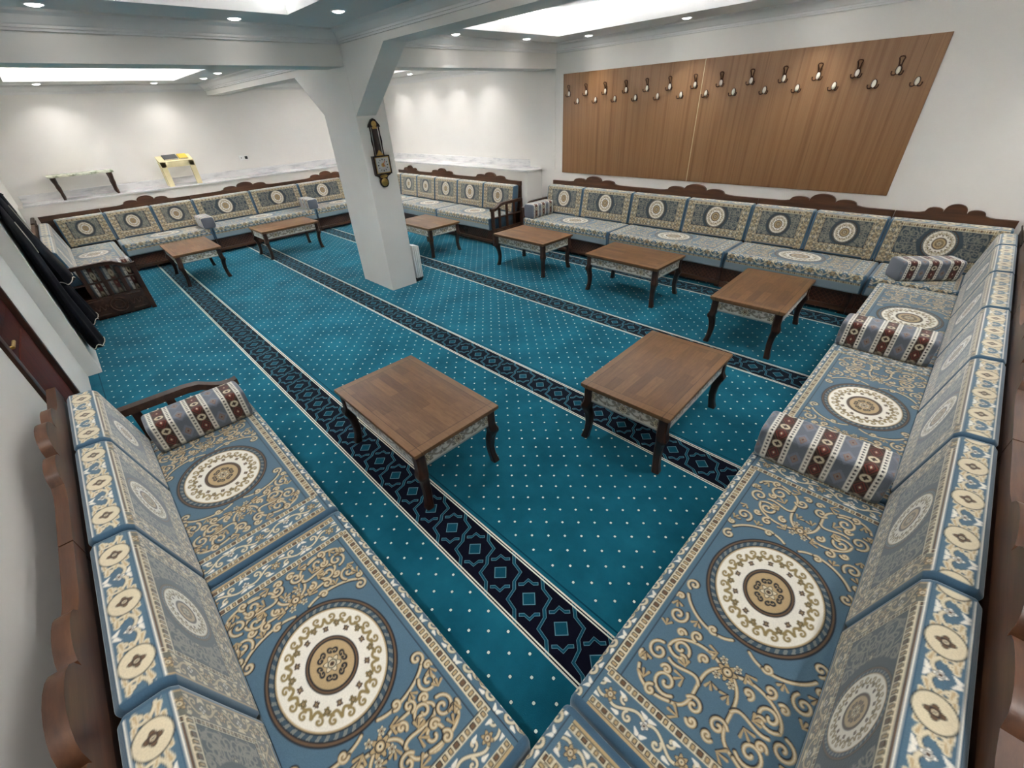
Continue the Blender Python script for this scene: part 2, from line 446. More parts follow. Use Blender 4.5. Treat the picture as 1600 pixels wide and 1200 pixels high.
def grid_mesh(name, Uv, prof, colors, L):
    """strip: profile (d,z) swept along u, ends rounded in and capped"""
    nu, ns = len(Uv), len(prof); pr = np.asarray(prof); cen = (pr.max(0) + pr.min(0)) / 2; half = (pr.max(0) - pr.min(0)) / 2
    rr = .022; end = np.minimum(Uv + L / 2, L / 2 - Uv)
    inset = np.where(end < rr, rr - np.sqrt(np.maximum(0, rr * rr - (rr - end) ** 2)), 0) * .7
    V = np.empty((nu, ns, 3))
    V[:, :, 0] = Uv[:, None]
    for k in (0, 1):
        V[:, :, k + 1] = cen[k] + (pr[None, :, k] - cen[k]) * (1 - inset[:, None] / half[k])
    V = V.reshape(-1, 3); i = np.arange(nu - 1)[:, None]; j = np.arange(ns)[None, :]; j2 = (j + 1) % ns
    F = np.stack([i * ns + j, (i + 1) * ns + j, (i + 1) * ns + j2, i * ns + j2], -1).reshape(-1, 4)
    me = bpy.data.meshes.new(name)
    nq = len(F); me.vertices.add(len(V)); me.vertices.foreach_set('co', V.ravel())
    cap0 = np.arange(ns)[::-1]; cap1 = (nu - 1) * ns + np.arange(ns)
    idx = np.concatenate([F[:, ::-1].ravel(), cap0[::-1], cap1[::-1]])
    me.loops.add(len(idx)); me.loops.foreach_set('vertex_index', idx.astype(np.int32))
    st = np.concatenate([np.arange(nq) * 4, [nq * 4, nq * 4 + ns]]).astype(np.int32)
    me.polygons.add(nq + 2); me.polygons.foreach_set('loop_start', st)
    try: me.polygons.foreach_set('loop_total', np.concatenate([np.full(nq, 4), [ns, ns]]).astype(np.int32))
    except Exception: pass
    me.update(calc_edges=True); me.validate()
    bm = bmesh.new(); bm.from_mesh(me); bmesh.ops.recalc_face_normals(bm, faces=bm.faces[:]); bm.to_mesh(me); bm.free()
    at_ = me.color_attributes.new('Col', 'FLOAT_COLOR', 'POINT')
    rgba = np.ones((len(V), 4)); rgba[:, :3] = np.clip(colors, 0, 1); at_.data.foreach_set('color', rgba.ravel())
    me.polygons.foreach_set('use_smooth', [True] * len(me.polygons))
    me.materials.append(M['fabric'])
    return me
def profile(pts, fine, step):
    """pts [(d,z)...] closed; resample edges flagged fine; returns points and arc length along"""
    P, S = [], []; s = 0; n = len(pts)
    for i in range(n):
        a = np.array(pts[i]); b_ = np.array(pts[(i + 1) % n]); L = np.hypot(*(b_ - a)); k = max(1, int(round(L / step))) if fine[i] else 1
        for q in range(k): P.append(a + (b_ - a) * q / k); S.append(s + L * q / k)
        s += L
    return P, np.array(S)
def usteps(L, step):
    e = np.array([0, .003, .007, .012, .018]); n = max(8, int((L - .05) / step))
    return np.concatenate([e - L / 2, np.linspace(-L / 2 + .025, L / 2 - .025, n), (L / 2 - e)[::-1]])
def arc(cx, cz, r, a0, a1, n=5): return [(cx + r * math.cos(a), cz + r * math.sin(a)) for a in np.linspace(a0, a1, n)]

SEAT_T, SEAT_D = .19, .57
_cache = {}
def seat_mesh(L, step, D=SEAT_D):
    key = ('seat', round(L, 3), step, D)
    if key in _cache: return _cache[key]
    # local: x along, y depth (front at 0), z 0..T
    T = SEAT_T; r = .028
    front = [(0, .015), (0, T - r)] + arc(r, T - r, r, PI, PI / 2, 5)[1:]
    top = [(D - .02, T), (D, T - .02), (D, .015), (D - .015, 0), (.015, 0)]
    pts = front + top; fine = [True] * (len(front)) + [True] + [False] * 4 + [False]
    fine = [True] * (len(front)) + [False] * 5
    P, S = profile(pts, fine, step); P = np.array(P)
    U = usteps(L, step); nu, ns = len(U), len(P)
    UU = np.repeat(U, ns); S0 = (T - r - .015) + r * PI / 2
    W = np.tile(S - S0, nu)                                          # 0 at the front top edge, + back over the top, - down the face
    W = np.where(np.tile(P[:, 1] < .01, nu), -1, W); W = np.where(W > D - .03, D - .03, W)
    cv = Cv(len(UU), max(step * 1.2, .003), BLUE)
    hw = L / 2; one = np.ones(len(UU)); hx = hw - .165; t0, t1 = .022, D - .022
    vc = (t0 + t1) / 2 + .012; V = W - vc; hy = (t1 - t0) / 2 - .022
    top_m = (W > t0).astype(float)
    field = ((np.abs(UU) < hx) & (np.abs(V) < hy)).astype(float)
    mx = min(.25, hx * .62); my = min(.208, mx * .86)
    field_scrolls(cv, UU, V, hx - .012, hy - .008, mx, field)
    medallion(cv, UU, V, mx, my)
    au = np.abs(UU)
    beads(cv, UU, W - t0, .0155, .021, (au < hx + .02).astype(float)); beads(cv, UU, W - (t1 + .004), .0145, .021, (au < hx + .02).astype(float))
    cv.sdf(np.abs(np.abs(V) - hy) - .0016, INK, (au < hx).astype(float))
    em = (au > hx) * top_m
    beads(cv, W, au - (hx + .014), .013, .021, em); cv.sdf(np.abs(au - hx) - .0018, INK, top_m)
    floral(cv, W - vc, au - (hx + .0675), .038, .235, em)
    beads(cv, W, au - (hx + .118), .0105, .021, em)
    cv.box(au, W, hx + .1285, hx + .139, -.2, 1, TAN, em); cv.sdf(np.abs(au - hx - .1285) - .0013, INK, em)
    cv.box(au, W, hx + .139, hw + 1, -.3, 1, PIPE)
    fm = ((W < t0 - .0155) & (W > -.115) & (au < hw - .026)).astype(float)
    floral(cv, UU, W + .045, .052, .20, fm)
    cv.box(UU, W, -9, 9, -.3, -.118, c3(138, 155, 164), (au < hw - .02) * one)
    cv.sdf(np.abs(W - (t0 - .017)) - .0015, INK, (au < hw - .026) * one)
    beads(cv, UU, W + .108, .010, .021, (au < hw - .026) * one)
    me = grid_mesh('seat_cushion', U, P, cv.c, L); _cache[key] = me; return me

BACK_H = .41
def back_mesh(L, step):
    key = ('back', round(L, 3), step)
    if key in _cache: return _cache[key]
    # local: face at y=0 leaning back, x along; z 0..H
    H, T, lean, r = BACK_H, .115, .07, .022
    face = [(.0, .012), (lean - .006, H - r), (lean + r * .35, H - r * .3), (lean + r, H)]
    top = [(lean + T - .015, H + .004), (lean + T, H - .012), (.11 + .02, .012), (.115, 0), (.012, 0)]
    pts = face + top; fine = [True] * 4 + [True, False, False, False, False]
    P, S = profile(pts, fine, step); P = np.array(P)
    U = usteps(L, step); nu, ns = len(U), len(P); UU = np.repeat(U, ns); au = np.abs(UU); hw = L / 2
    S1 = np.hypot(lean - .006, H - r - .012) + .02                    # arc length at the top front edge
    W = np.tile(S, nu)                                                # 0 bottom .. S1 top edge .. over the top
    isback = np.tile((P[:, 0] > .10) & (P[:, 1] < H - .01) | (P[:, 1] < .006), nu)
    cv = Cv(len(UU), max(step * 1.2, .003), PIPE); one = np.ones(len(UU))
    m0 = (au < hw - .02).astype(float) * (~isback)
    hx = hw - .115; z0, z1 = .105, S1 - .045; zc = (z0 + z1) / 2; hy = (z1 - z0) / 2; V = W - zc
    G = c3(62, 73, 81)
    cv.box(UU, V, -hx, hx, -hy, hy, G)
    field = ((au < hx) & (np.abs(V) < hy)).astype(float)
    mr = min(.132, hx * .52)
    field_scrolls(cv, UU, V, hx - .008, hy - .006, mr * .9, field, c3(138, 136, 124))
    d = np.hypot(UU, V) - mr * 1.22; cv.sdf(d, G)
    medallion(cv, UU, V, mr, mr * 1.05)
    low = m0 * (W < S1)
    floral(cv, UU, W - .052, .034, .16, low * (W < z0 - .01), c3(112, 110, 100), c3(198, 180, 144), CREAM); floral(cv, V, au - (hx + .052), .036, .16, low * (au > hx + .01), c3(112, 110, 100), c3(198, 180, 144), CREAM)
    for k in (0, 1):
        beads(cv, V, au - (hx + .010), .0085, .017, low * (au > hx) * (W > z0 - .016)); beads(cv, UU, W - (z0 - .009), .0085, .017, low * (W < z0) * (au < hx + .018))
    cv.box(au, W, hx + .088, hx + .095, 0, S1, TAN, m0); cv.box(au, W, 0, hx + .095, .012, .018, TAN, m0)
    cv.sdf(np.abs(np.maximum(au - hx, np.abs(V) - hy)) - .0014, INK, low)
    beads(cv, UU, W - (S1 - .027), .0165, .019, m0 * (au < hx + .02)); cv.box(UU, W, -hx, hx, S1 - .009, S1 - .003, BROWN, m0)
    # over the top: cream florals with oval medallions on blue
    top_m = m0 * (W > S1 - .004); cw = W - (S1 + .048)
    cv.box(UU, W, -9, 9, S1 - .002, S1 + .003, WHITE, m0)
    P_ = L / max(1, round(L / .2)); a = np.mod(UU, P_) - P_ / 2
    floral(cv, UU, cw, .040, P_, top_m, BLUE, CREAM)
    ap = np.abs(np.mod(UU + P_ / 2, P_) - P_ / 2)
    for lx, ly, dx, dy, ww in ((.20, .025, .10, -.004, .015), (.33, .028, .09, .003, .013), (.22, -.022, .12, .006, .016), (.36, -.027, .08, .0, .013), (.42, .0, .07, .004, .017), (.27, .004, .07, -.006, .012)):
        L_ = [(P_ * (.5 - lx) + .012, ly), (P_ * (.5 - lx - dx) + .012, ly + dy)]
        cv.stroke(ap, cw, L_, [ww, ww * .55], CREAM, top_m); cv.stroke(ap, cw, L_, [ww * .4, ww * .15], TAN, top_m)
    dd = np.hypot((UU - np.round(UU / P_) * P_) / .046, cw / .039)
    cv.sdf((dd - 1.05) * .037, INK, top_m); cv.sdf((dd - .97) * .037, CREAM, top_m)
    aq = UU - np.round(UU / P_) * P_
    rosette(cv, aq, cw, 0, 0, .018, top_m, 4, BROWN, CREAM)
    cv.sdf(np.abs(cw - .043) - .002, WHITE, m0 * (W > S1))
    cv.box(UU, cw, -9, 9, .045, 1, PIPE)
    me = grid_mesh('back_cushion', U, P, cv.c, L); _cache[key] = me; return me

def bolster_mesh(L, step, flip=False):
    key = ('bol', round(L, 3), step, flip)
    if key in _cache: return _cache[key]
    w, h, r = .205, .185, .03
    pts = [(-w / 2, r)] + [(-w / 2, h - r)] + arc(-w / 2 + r, h - r, r, PI, PI / 2, 5)[1:] + arc(w / 2 - r, h - r, r, PI / 2, 0, 5) + [(w / 2, r), (w / 2 - r * .6, 0), (-w / 2 + r * .6, 0)]
    fine = [True] * (len(pts) - 3) + [False] * 3
    P, S = profile(pts, fine, step); P = np.array(P)
    U = usteps(L, step); nu, ns = len(U), len(P); UU = np.repeat(U, ns); W = np.tile(S, nu)
    GREY = c3(112, 117, 128); RED, DK = c3(118, 56, 44), c3(60, 42, 34)
    cv = Cv(len(UU), max(step * 1.2, .003), GREY); one = np.ones(len(UU))
    per = .175; u = np.mod(UU + .1215, per)
    wq = np.mod(W + .01, .118) - .059
    def diam(cx, rx, ry, c, m=None, wv=wq): cv.sdf((np.abs(u - cx) / rx + np.abs(wv) / ry - 1) * min(rx, ry), c, m)
    g_ = (u < .068).astype(float)
    diam(.034, .034, .046, c3(128, 133, 145), g_)
    diam(.034, .017, .026, c3(150, 112, 92), g_); diam(.034, .0125, .020, c3(142, 136, 132), g_); diam(.034, .006, .009, c3(120, 78, 62), g_)
    for lo in (.068, .150):
        cv.box(u, W, lo, lo + .025, -9, 9, WHITE)
        wz = np.mod(W, .021) - .0105; d = np.hypot(u - lo - .0125, wz); an = np.arctan2(wz, u - lo - .0125)
        cv.sdf(d - .0078 * (.7 + .3 * np.cos(6 * an)), INK, ((u > lo) & (u < lo + .025)).astype(float))
    cv.box(u, W, .093, .150, -9, 9, DK); bm_ = ((u > .093) & (u < .150)).astype(float); ub = np.abs(u - .1215)
    w2 = np.mod(W + .02, .118) - .059; w3 = np.mod(W + .079, .118) - .059
    cv.sdf(np.abs(np.mod(np.abs(w2) * 60 + ub * 80, 2) - 1) * .008 - .0016, c3(104, 76, 58), bm_)
    diam(.1215, .026, .040, RED, bm_, w2); diam(.1215, .019, .030, DK, bm_, w2); diam(.1215, .013, .021, RED, bm_, w2); diam(.1215, .004, .007, CREAM, bm_, w2)
    d3 = np.hypot(ub, w3); cv.sdf(d3 - .021, CREAM, bm_); cv.sdf(d3 - .0105 * (1 + .25 * np.cos(4 * np.arctan2(w3, ub + 1e-6))), DK, bm_)
    cv.c[np.abs(UU) > L / 2 - .004] = GREY
    me = grid_mesh('bolster', U, P, cv.c, L); _cache[key] = me; return me

def apron_mesh(L, h=.095, t=.012, step=.005):
    key = ('apron', L)
    if key in _cache: return _cache[key]
    pts = [(-t / 2, 0), (-t / 2, h), (t / 2, h), (t / 2, 0)]
    P, S = profile(pts, [True, False, True, False], step); P = np.array(P)
    U = np.linspace(-L / 2, L / 2, int(L / step)); UU = np.repeat(U, len(P)); Z = np.tile(P[:, 1], len(U))
    cv = Cv(len(UU), .004, c3(190, 188, 178)); one = np.ones(len(UU))
    Pp = L / max(1, round(L / .24))
    floral(cv, UU, Z - h * .55, h * .40, Pp, one, c3(216, 212, 202), c3(150, 142, 126), c3(120, 116, 106))
    a = UU - np.round(UU / Pp) * Pp
    rosette(cv, a, Z - h * .52, 0, 0, .034, one, 8, CREAM, BROWN)
    cv.box(UU, Z, -9, 9, 0, .006, BLUE)
    me = grid_mesh('apron', U, P, cv.c, 50); _cache[key] = me; return me

# ------------------------------------------------------------------ camera (solved from the room's straight edges)
cam = bpy.data.cameras.new('camera'); co_ = bpy.data.objects.new('camera', cam); C.objects.link(co_)
Rm = ((0.70518927, 0.70736511, -0.04840133), (0.36405937, -0.41982711, -0.83138798), (-0.60841504, 0.56866492, -0.55358047))
right, down, fwd = (Vector(r) for r in Rm)
mw = Matrix((( right.x, -down.x, -fwd.x, 0), (right.y, -down.y, -fwd.y, 0), (right.z, -down.z, -fwd.z, 2.0), (0, 0, 0, 1)))
co_.matrix_world = mw
cam.sensor_fit = 'HORIZONTAL'; cam.sensor_width = 36; cam.lens = 655.525 * 36 / 1600; cam.clip_start = .02
sc.camera = co_

# ------------------------------------------------------------------ the setting
XF, XU = -10.02, -10.42          # far low wall / far upper wall
YH, YL = 5.985, 5.62              # hook wall / low wall in the niche
XE = 2.3
Y0 = -.565
PX0, PX1, PY0, PY1 = -5.78, -5.012, 2.605, 2.98
ZN, ZF = 2.70, 2.58
ZL = 1.055
mb = MB().box(XU - .2, .62, Y0 - .2, YH + .2, -.1, 0); struct('floor', mb, M['carpet'])
mb = MB().box(.62, XE + .2, Y0 - .2, YH + .2, -.1, -.002); struct('floor_right', mb, M['greyfloor'])
struct('wall_back', MB().box(-5.30, XE, YH, YH + .15, 0, 3.1), M['wall'])
struct('wall_niche', MB().box(XU - .2, -5.30, YH + .02, YH + .17, 0, 3.1), M['wall'])
struct('wall_niche_lower', MB().box(XF, -5.36, YL, YH + .02, 0, ZL), M['wall'])
struct('wall_far', MB().box(XU - .15, XU, Y0, YH + .02, 0, 3.1), M['wall'])
struct('wall_far_lower', MB().box(XU, XF, Y0, YH + .02, 0, ZL), M['wall'])
struct('wall_right', MB().box(XE, XE + .15, Y0, YH, 0, 3.1), M['wall'])
DX0, DX1, DZ = -4.36, -3.34, 2.06
mb = MB().box(XU, DX0, Y0 - .15, Y0, 0, 3.1).box(DX1, XE, Y0 - .15, Y0, 0, 3.1).box(DX0, DX1, Y0 - .15, Y0, DZ, 3.1)
struct('wall_front', mb, M['wall'])
struct('wall_front_pilaster', MB().box(-6.95, -5.42, Y0, -.455, 0, 2.58), M['wall'])
d = struct('door_1', MB().bbox(DX0 + .02, DX1 - .02, Y0 - .06, Y0 - .02, 0.005, DZ - .02, .004), M['door'])
MB().bbox(DX0 + .14, DX1 - .14, Y0 - .022, Y0 - .012, .2, .9, .005).bbox(DX0 + .14, DX1 - .14, Y0 - .022, Y0 - .012, 1.05, DZ - .2, .005).build('door_panel', M['door'], d)
MB().tube([(DX1 - .08, Y0 - .02, 1.02), (DX1 - .08, Y0 + .02, 1.02), (DX1 - .19, Y0 + .02, 1.02)], .009).build('door_handle', M['gold'], d)
MB().bbox(DX0 - .03, DX0 + .025, Y0 - .10, Y0 + .012, 0, DZ + .02, .004).bbox(DX1 - .025, DX1 + .05, Y0 - .10, Y0 + .018, 0, DZ + .02, .004).bbox(DX0 - .03, DX1 + .05, Y0 - .10, Y0 + .012, DZ - .02, DZ + .05, .004).build('door_casing', M['wood_v'], d)
# pillar and the haunched beams that meet on it
mb = MB().box(PX0, PX1, PY0, PY1, 0, 2.95)
struct('pillar', mb, M['wall'])
BXN, BXF = -5.04, -5.42
ZB, ZA, ZAF, AY = 2.41, 2.53, 2.40, 2.85
mb = MB().box(BXF, BXN, Y0, PY0, ZB, 3.05).box(BXF, BXN, PY1, YH + .02, ZB, 3.05)
struct('beam', mb, M['wall'])
mb = MB().box(PX1, XE, PY0 + .002, AY, ZA, 3.05)
mb.prism([(PX1, 1.975), (PX1, ZA), (-4.21, ZA)], PY0 + .002, AY, lambda a, b, n: (a, n, b))
struct('beam_haunched', mb, M['wall'])
mb = MB().box(XU, PX0, PY0 + .002, AY, ZAF, 3.05)
mb.prism([(PX0, 2.0), (PX0, ZAF), (-6.36, ZAF)], PY0 + .002, AY, lambda a, b, n: (a, n, b))
struct('beam_far', mb, M['wall'])
struct('wall_niche_pilaster', MB().box(-5.60, -5.05, YH - .012, YH + .03, ZL, 2.9), M['wall'])

# marble ledges with an upstand
def ledge(name, mb): return struct(name, mb, M['marble'])
ledge('sill_far', MB().bbox(XU - .0, XF + .025, -.50, YL - .02, ZL, ZL + .028, .004).bbox(XU, XU + .02, -.50, YH, ZL + .028, ZL + .135, .003))
ledge('sill_niche', MB().bbox(XU, -5.335, YL - .025, YH, ZL, ZL + .028, .004).bbox(XU, -5.335, YH - .005, YH + .02, ZL + .028, ZL + .135, .003))

# ceilings with lit trays
def bay(mb, x0, x1, y0, y1, z, tx0, tx1, ty0, ty1, lip=.10, rec=.13, up=.12):
    e = .001
    for (a, b_, c_, d_) in ((x0, tx0, y0, y1), (tx1, x1, y0, y1), (tx0, tx1, y0, ty0), (tx0, tx1, ty1, y1)):
        mb.box(a, b_, c_, d_, z, z + .02)
    f = .02
    for (a, b_, c_, d_) in ((tx0 - f, tx0, ty0 - f, ty1 + f), (tx1, tx1 + f, ty0 - f, ty1 + f), (tx0, tx1, ty0 - f, ty0), (tx0, tx1, ty1, ty1 + f)):
        mb.box(a, b_, c_, d_, z + .02, z + lip)
    X0, X1, Y0_, Y1_ = tx0 - rec, tx1 + rec, ty0 - rec, ty1 + rec; zt = z + lip + up
    for (a, b_, c_, d_) in ((X0 - f, X0, Y0_, Y1_), (X1, X1 + f, Y0_, Y1_), (X0, X1, Y0_ - f, Y0_), (X0, X1, Y1_, Y1_ + f)):
        mb.box(a, b_, c_, d_, z + .02, zt)
    mb.box(X0 - f, X1 + f, Y0_ - f, Y1_ + f, zt, zt + .02)
    return (X0, X1, Y0_, Y1_, z + .021)
cm = MB()
TR = bay(cm, BXN, XE, AY, YH, ZN, -4.48, 1.9, 3.45, 5.36)
TN = bay(cm, BXN, XE, Y0, PY0, ZN, -4.48, 1.9, .05, 1.92)
TL = bay(cm, XU, BXF, Y0, PY0, ZF, -9.62, -6.1, .07, 2.02)
TQ = bay(cm, XU, BXF, AY, YH, ZF, -9.6, -6.1, 3.4, 5.2)
struct('ceiling', cm, M['ceil'])
for nm, t, mt, lb in (('a', TR, 'cove', 'glowing cove strip light in the ceiling tray above the coat hook board'),
                      ('b', TN, 'cove_dim', 'faint cove strip light in the ceiling tray nearest the camera'),
                      ('c', TL, 'cove_far', 'glowing cove strip light in the ceiling tray above the marble table'),
                      ('d', TQ, 'cove_far', 'glowing cove strip light in the ceiling tray behind the pillar')):
    x0, x1, y0, y1, z = t; w = .03
    mb = MB().box(x0, x0 + w, y0, y1, z, z + .02).box(x1 - w, x1, y0, y1, z, z + .02).box(x0 + w, x1 - w, y0, y0 + w, z, z + .02).box(x0 + w, x1 - w, y1 - w, y1, z, z + .02)
    tag(mb.build('cove_strip_light', M[mt], None, False), lb, 'strip light')
# stepped crown mouldings
CP = [(0, -.012), (.020, -.012), (.020, .004), (.032, .004), (.032, .020), (.040, .026), (.075, .068), (.105, .085), (.105, .10), (0, .10)]
def cornice(i, runs, z):
    mb = MB()
    for ax, c0, a0, a1, sg in runs:
        if ax == 'x': mb.prism(CP, a0, a1, lambda p, q, n: (n, c0 + sg * p, z - .10 + q))
        else: mb.prism(CP, a0, a1, lambda p, q, n: (c0 + sg * p, n, z - .10 + q))
    struct('trim_%d' % i, mb, M['ceil'])
cornice(1, [('y', BXN, Y0, PY0, 1), ('x', PY0 + .002, BXN, XE, -1), ('x', Y0, BXN, XE, 1)], ZN)
cornice(2, [('y', BXN, AY, YH, 1), ('x', YH, BXN, XE, -1), ('x', AY, BXN, XE, 1)], ZN)
cornice(3, [('y', XU, Y0, PY0, 1), ('x', PY0 + .002, XU, BXF, -1), ('x', Y0, XU, BXF, 1), ('y', BXF, Y0, PY0, -1)], ZF)
cornice(4, [('x', YH + .02, XU, BXF, -1), ('y', XU, AY, YH, 1), ('y', BXF, AY, YH, -1), ('x', AY, XU, BXF, 1)], ZF)

# ------------------------------------------------------------------ downlights
ring_me = MB().lathe([(.046, -.003), (.050, -.007), (.058, -.006), (.062, 0)], n=24, cap=False).mesh('ring', M['bezel'], True)
disc_me = MB().lathe([(.001, -.016), (.030, -.013), (.046, -.005), (.047, -.001)], n=24).mesh('lens', M['lamp'], True)
def downlight(x, y, z, lb, power, cone=96):
    t = thing('downlight', lb, 'ceiling light', (x, y, z), 0, 'recessed ceiling downlights')
    link('ring', ring_me, t); link('lens', disc_me, t)
    l = bpy.data.lights.new('downlight_beam', 'SPOT'); l.energy = power; l.spot_size = math.radians(cone); l.spot_blend = 1.0; l.shadow_soft_size = .035; l.color = (1, .98, .955)
    o = bpy.data.objects.new('downlight_beam', l); C.objects.link(o); o.location = (x, y, z - .02)
PN, PF = 44, 17
for x, y, lb, p in [(-4.77, .39, 'ceiling downlight nearest the top left corner of the photo, before the cross beam', PN), (-4.78, 1.60, 'ceiling downlight before the cross beam, left of the lit tray corner', PN),
                 (-4.15, 2.20, 'ceiling downlight before the pillar head, beside the haunched beam', PN), (-4.80, 3.93, 'ceiling downlight just beyond the haunched beam, next to the pillar', PN),
                 (-4.78, 5.08, 'ceiling downlight in the corner bay, second beyond the haunched beam', PN), (-4.25, 5.69, 'ceiling downlight over the pillar end of the coat hook board', PN * .55),
                 (-2.90, 5.64, 'ceiling downlight over the middle of the coat hook board', PN * .55), (-1.55, 5.64, 'ceiling downlight over the camera end of the coat hook board', PN * .55), (.55, 5.5, 'ceiling downlight beyond the end of the hook board', PN),
                 (-2.3, 3.15, 'ceiling downlight along the back of the haunched beam', PN), (.3, 3.15, 'ceiling downlight at the camera end of the haunched beam', PN),
                 (-2.2, 2.28, 'ceiling downlight above the nearest tables', PN * .55), (-.2, 2.28, 'ceiling downlight above the long sofa', PN * .55), (1.98, 4.4, 'ceiling downlight by the end wall', PN), (-3.6, -.28, 'ceiling downlight over the brown door', PN * .8), (-2.1, -.28, 'ceiling downlight over the far part of the near left sofa', PN * .9), (-.6, -.28, 'ceiling downlight over the bottom left corner', PN), (.9, .9, 'ceiling downlight behind the nearest part of the long sofa', PN)]:
    downlight(x, y, ZN, lb, p)
for x, y, lb in [(-10.05, .40, 'ceiling downlight over the far ledge, above the small marble table'), (-10.05, 1.82, 'ceiling downlight over the far ledge, above the ivory book stand'),
                 (-9.15, 2.33, 'ceiling downlight by the far wall end of the distant beam'), (-8.2, 2.29, 'ceiling downlight nearer the pillar along the distant beam'),
                 (-9.3, 5.62, 'ceiling downlight deepest behind the pillar in the niche'), (-8.35, 5.62, 'ceiling downlight seen just past the haunch in the niche'), (-7.45, 5.62, 'ceiling downlight hidden by the beam, third along the niche wall'), (-6.55, 5.62, 'ceiling downlight hidden by the beam, last along the niche wall'),
                 (-5.85, .9, 'ceiling downlight behind the cross beam near the robes')]:
    downlight(x, y, ZF, lb, PF, 128)

# ------------------------------------------------------------------ sofas
def crest_outline(L, lobes=True):
    """top outline (u,z) from -L/2 to L/2 above z=0 (straight top at .06)"""
    h0 = .068; P = [(-L / 2, 0), (-L / 2, h0)]
    if lobes:
        s = min(1, L / 1.55)
        def lobe(c, w, z0, zt, n=9):
            return [(c + w * math.sin(t), z0 + (zt - z0) * math.cos(t) ** .8 if math.cos(t) > 0 else z0) for t in np.linspace(-PI / 2, PI / 2, n)]
        P += [(-.50 * s, h0), (-.44 * s, h0 + .004), (-.385 * s, h0 + .014)]
        P += lobe(-.262 * s, .112 * s, h0 + .022, h0 + .058)[1:-1] + [(-.150 * s, h0 + .022)]
        P += lobe(0, .145 * s, h0 + .028, h0 + .100, 11)[1:-1] + [(.150 * s, h0 + .022)]
        P += lobe(.262 * s, .112 * s, h0 + .022, h0 + .058)[1:-1]
        P += [(.385 * s, h0 + .014), (.44 * s, h0 + .004), (.50 * s, h0)]
    P += [(L / 2, h0), (L / 2, 0)]
    return P
ZC = .845; YB0, YB1 = .725, .765     # crest bottom height, back board depth
def add_crest(parent, u0, u1, lobes=True, along=None, off=0.0):
    """crest board on the back of a frame; local x along, y depth"""
    L = u1 - u0 - .006; uc = (u0 + u1) / 2; o = crest_outline(L, lobes)
    fn = along or (lambda a, b, n: (a, n, b))
    mb = MB().prism([(uc + a, ZC + b) for a, b in o], YB0 + .004, YB1, fn)
    c = mb.build('crest', M['crest'], parent)
    cap = MB().tube([fn(uc + a, (YB0 + YB1) / 2, ZC + b + .004) for a, b in o[1:-1]], .017, 8, sx=1.35, sy=.6); cap.build('crest_cap', M['crest_edge'], c)
    mm = MB().tube([fn(uc + a * .97, YB0 + .002, ZC + b - .034) for a, b in o[1:-1]], .007, 6)
    if lobes:
        s = min(1, L / 1.55)
        mm.tube([fn(uc + .055 * s * math.cos(t), YB0, ZC + .075 + .020 * math.sin(t)) for t in np.linspace(0, 2 * PI, 17)[:-1]], .007, 6, closed=True)
        for k in (-1, 1):
            mm.tube([fn(uc + k * s * (.12 + .2 * t), YB0, ZC + .05 + .016 * math.sin(t * 7)) for t in np.linspace(0, 1, 12)], .006, 6)
    mm.build('crest_carving', M['crest_edge'], c)
    return c
def frame(name, label, group, u0, u1, loc, rz, lobes=True, front=True, yb0=0.0):
    """sofa frame in local coordinates: x from u0 to u1, y depth 0 (front) .. YB1, z up"""
    t = thing(name, label, 'sofa frame', loc, rz, group)
    g = .003; a, b_ = u0 + g, u1 - g
    base = MB().box(a, b_, .055, .66, .03, .245).build('base', M['carved'], t, False)
    r = MB().bbox(a, b_, .025, .075, .035, .085, .008).bbox(a, b_, .035, .075, .222, .252, .006); r.build('base_rail', M['wood_hi'], base)
    L = b_ - a
    for u in (a, b_ - .05): MB().bbox(u, u + .05, .040, .075, .085, .222, .005).build('base_stile', M['wood_v'], base)
    uc = (a + b_) / 2
    MB().tube([(uc + .055 * math.cos(q), .056, .155 + .055 * math.sin(q)) for q in np.linspace(0, 2 * PI, 25)[:-1]], .008, 6, closed=True).tube([(uc + .028 * math.cos(q), .054, .155 + .028 * math.sin(q)) for q in np.linspace(0, 2 * PI, 17)[:-1]], .008, 6, closed=True).build('base_rosette', M['wood'], base)
    for u in (a, b_ - .06): MB().box(u, u + .06, .06, .6, 0, .03).build('foot', M['wood_v'], t)
    MB().bbox(a, b_, YB0 + .008, YB1 - .004, .03, ZC, .004).build('backboard', M['wood'], t)
    add_crest(t, u0, u1, lobes)
    return t
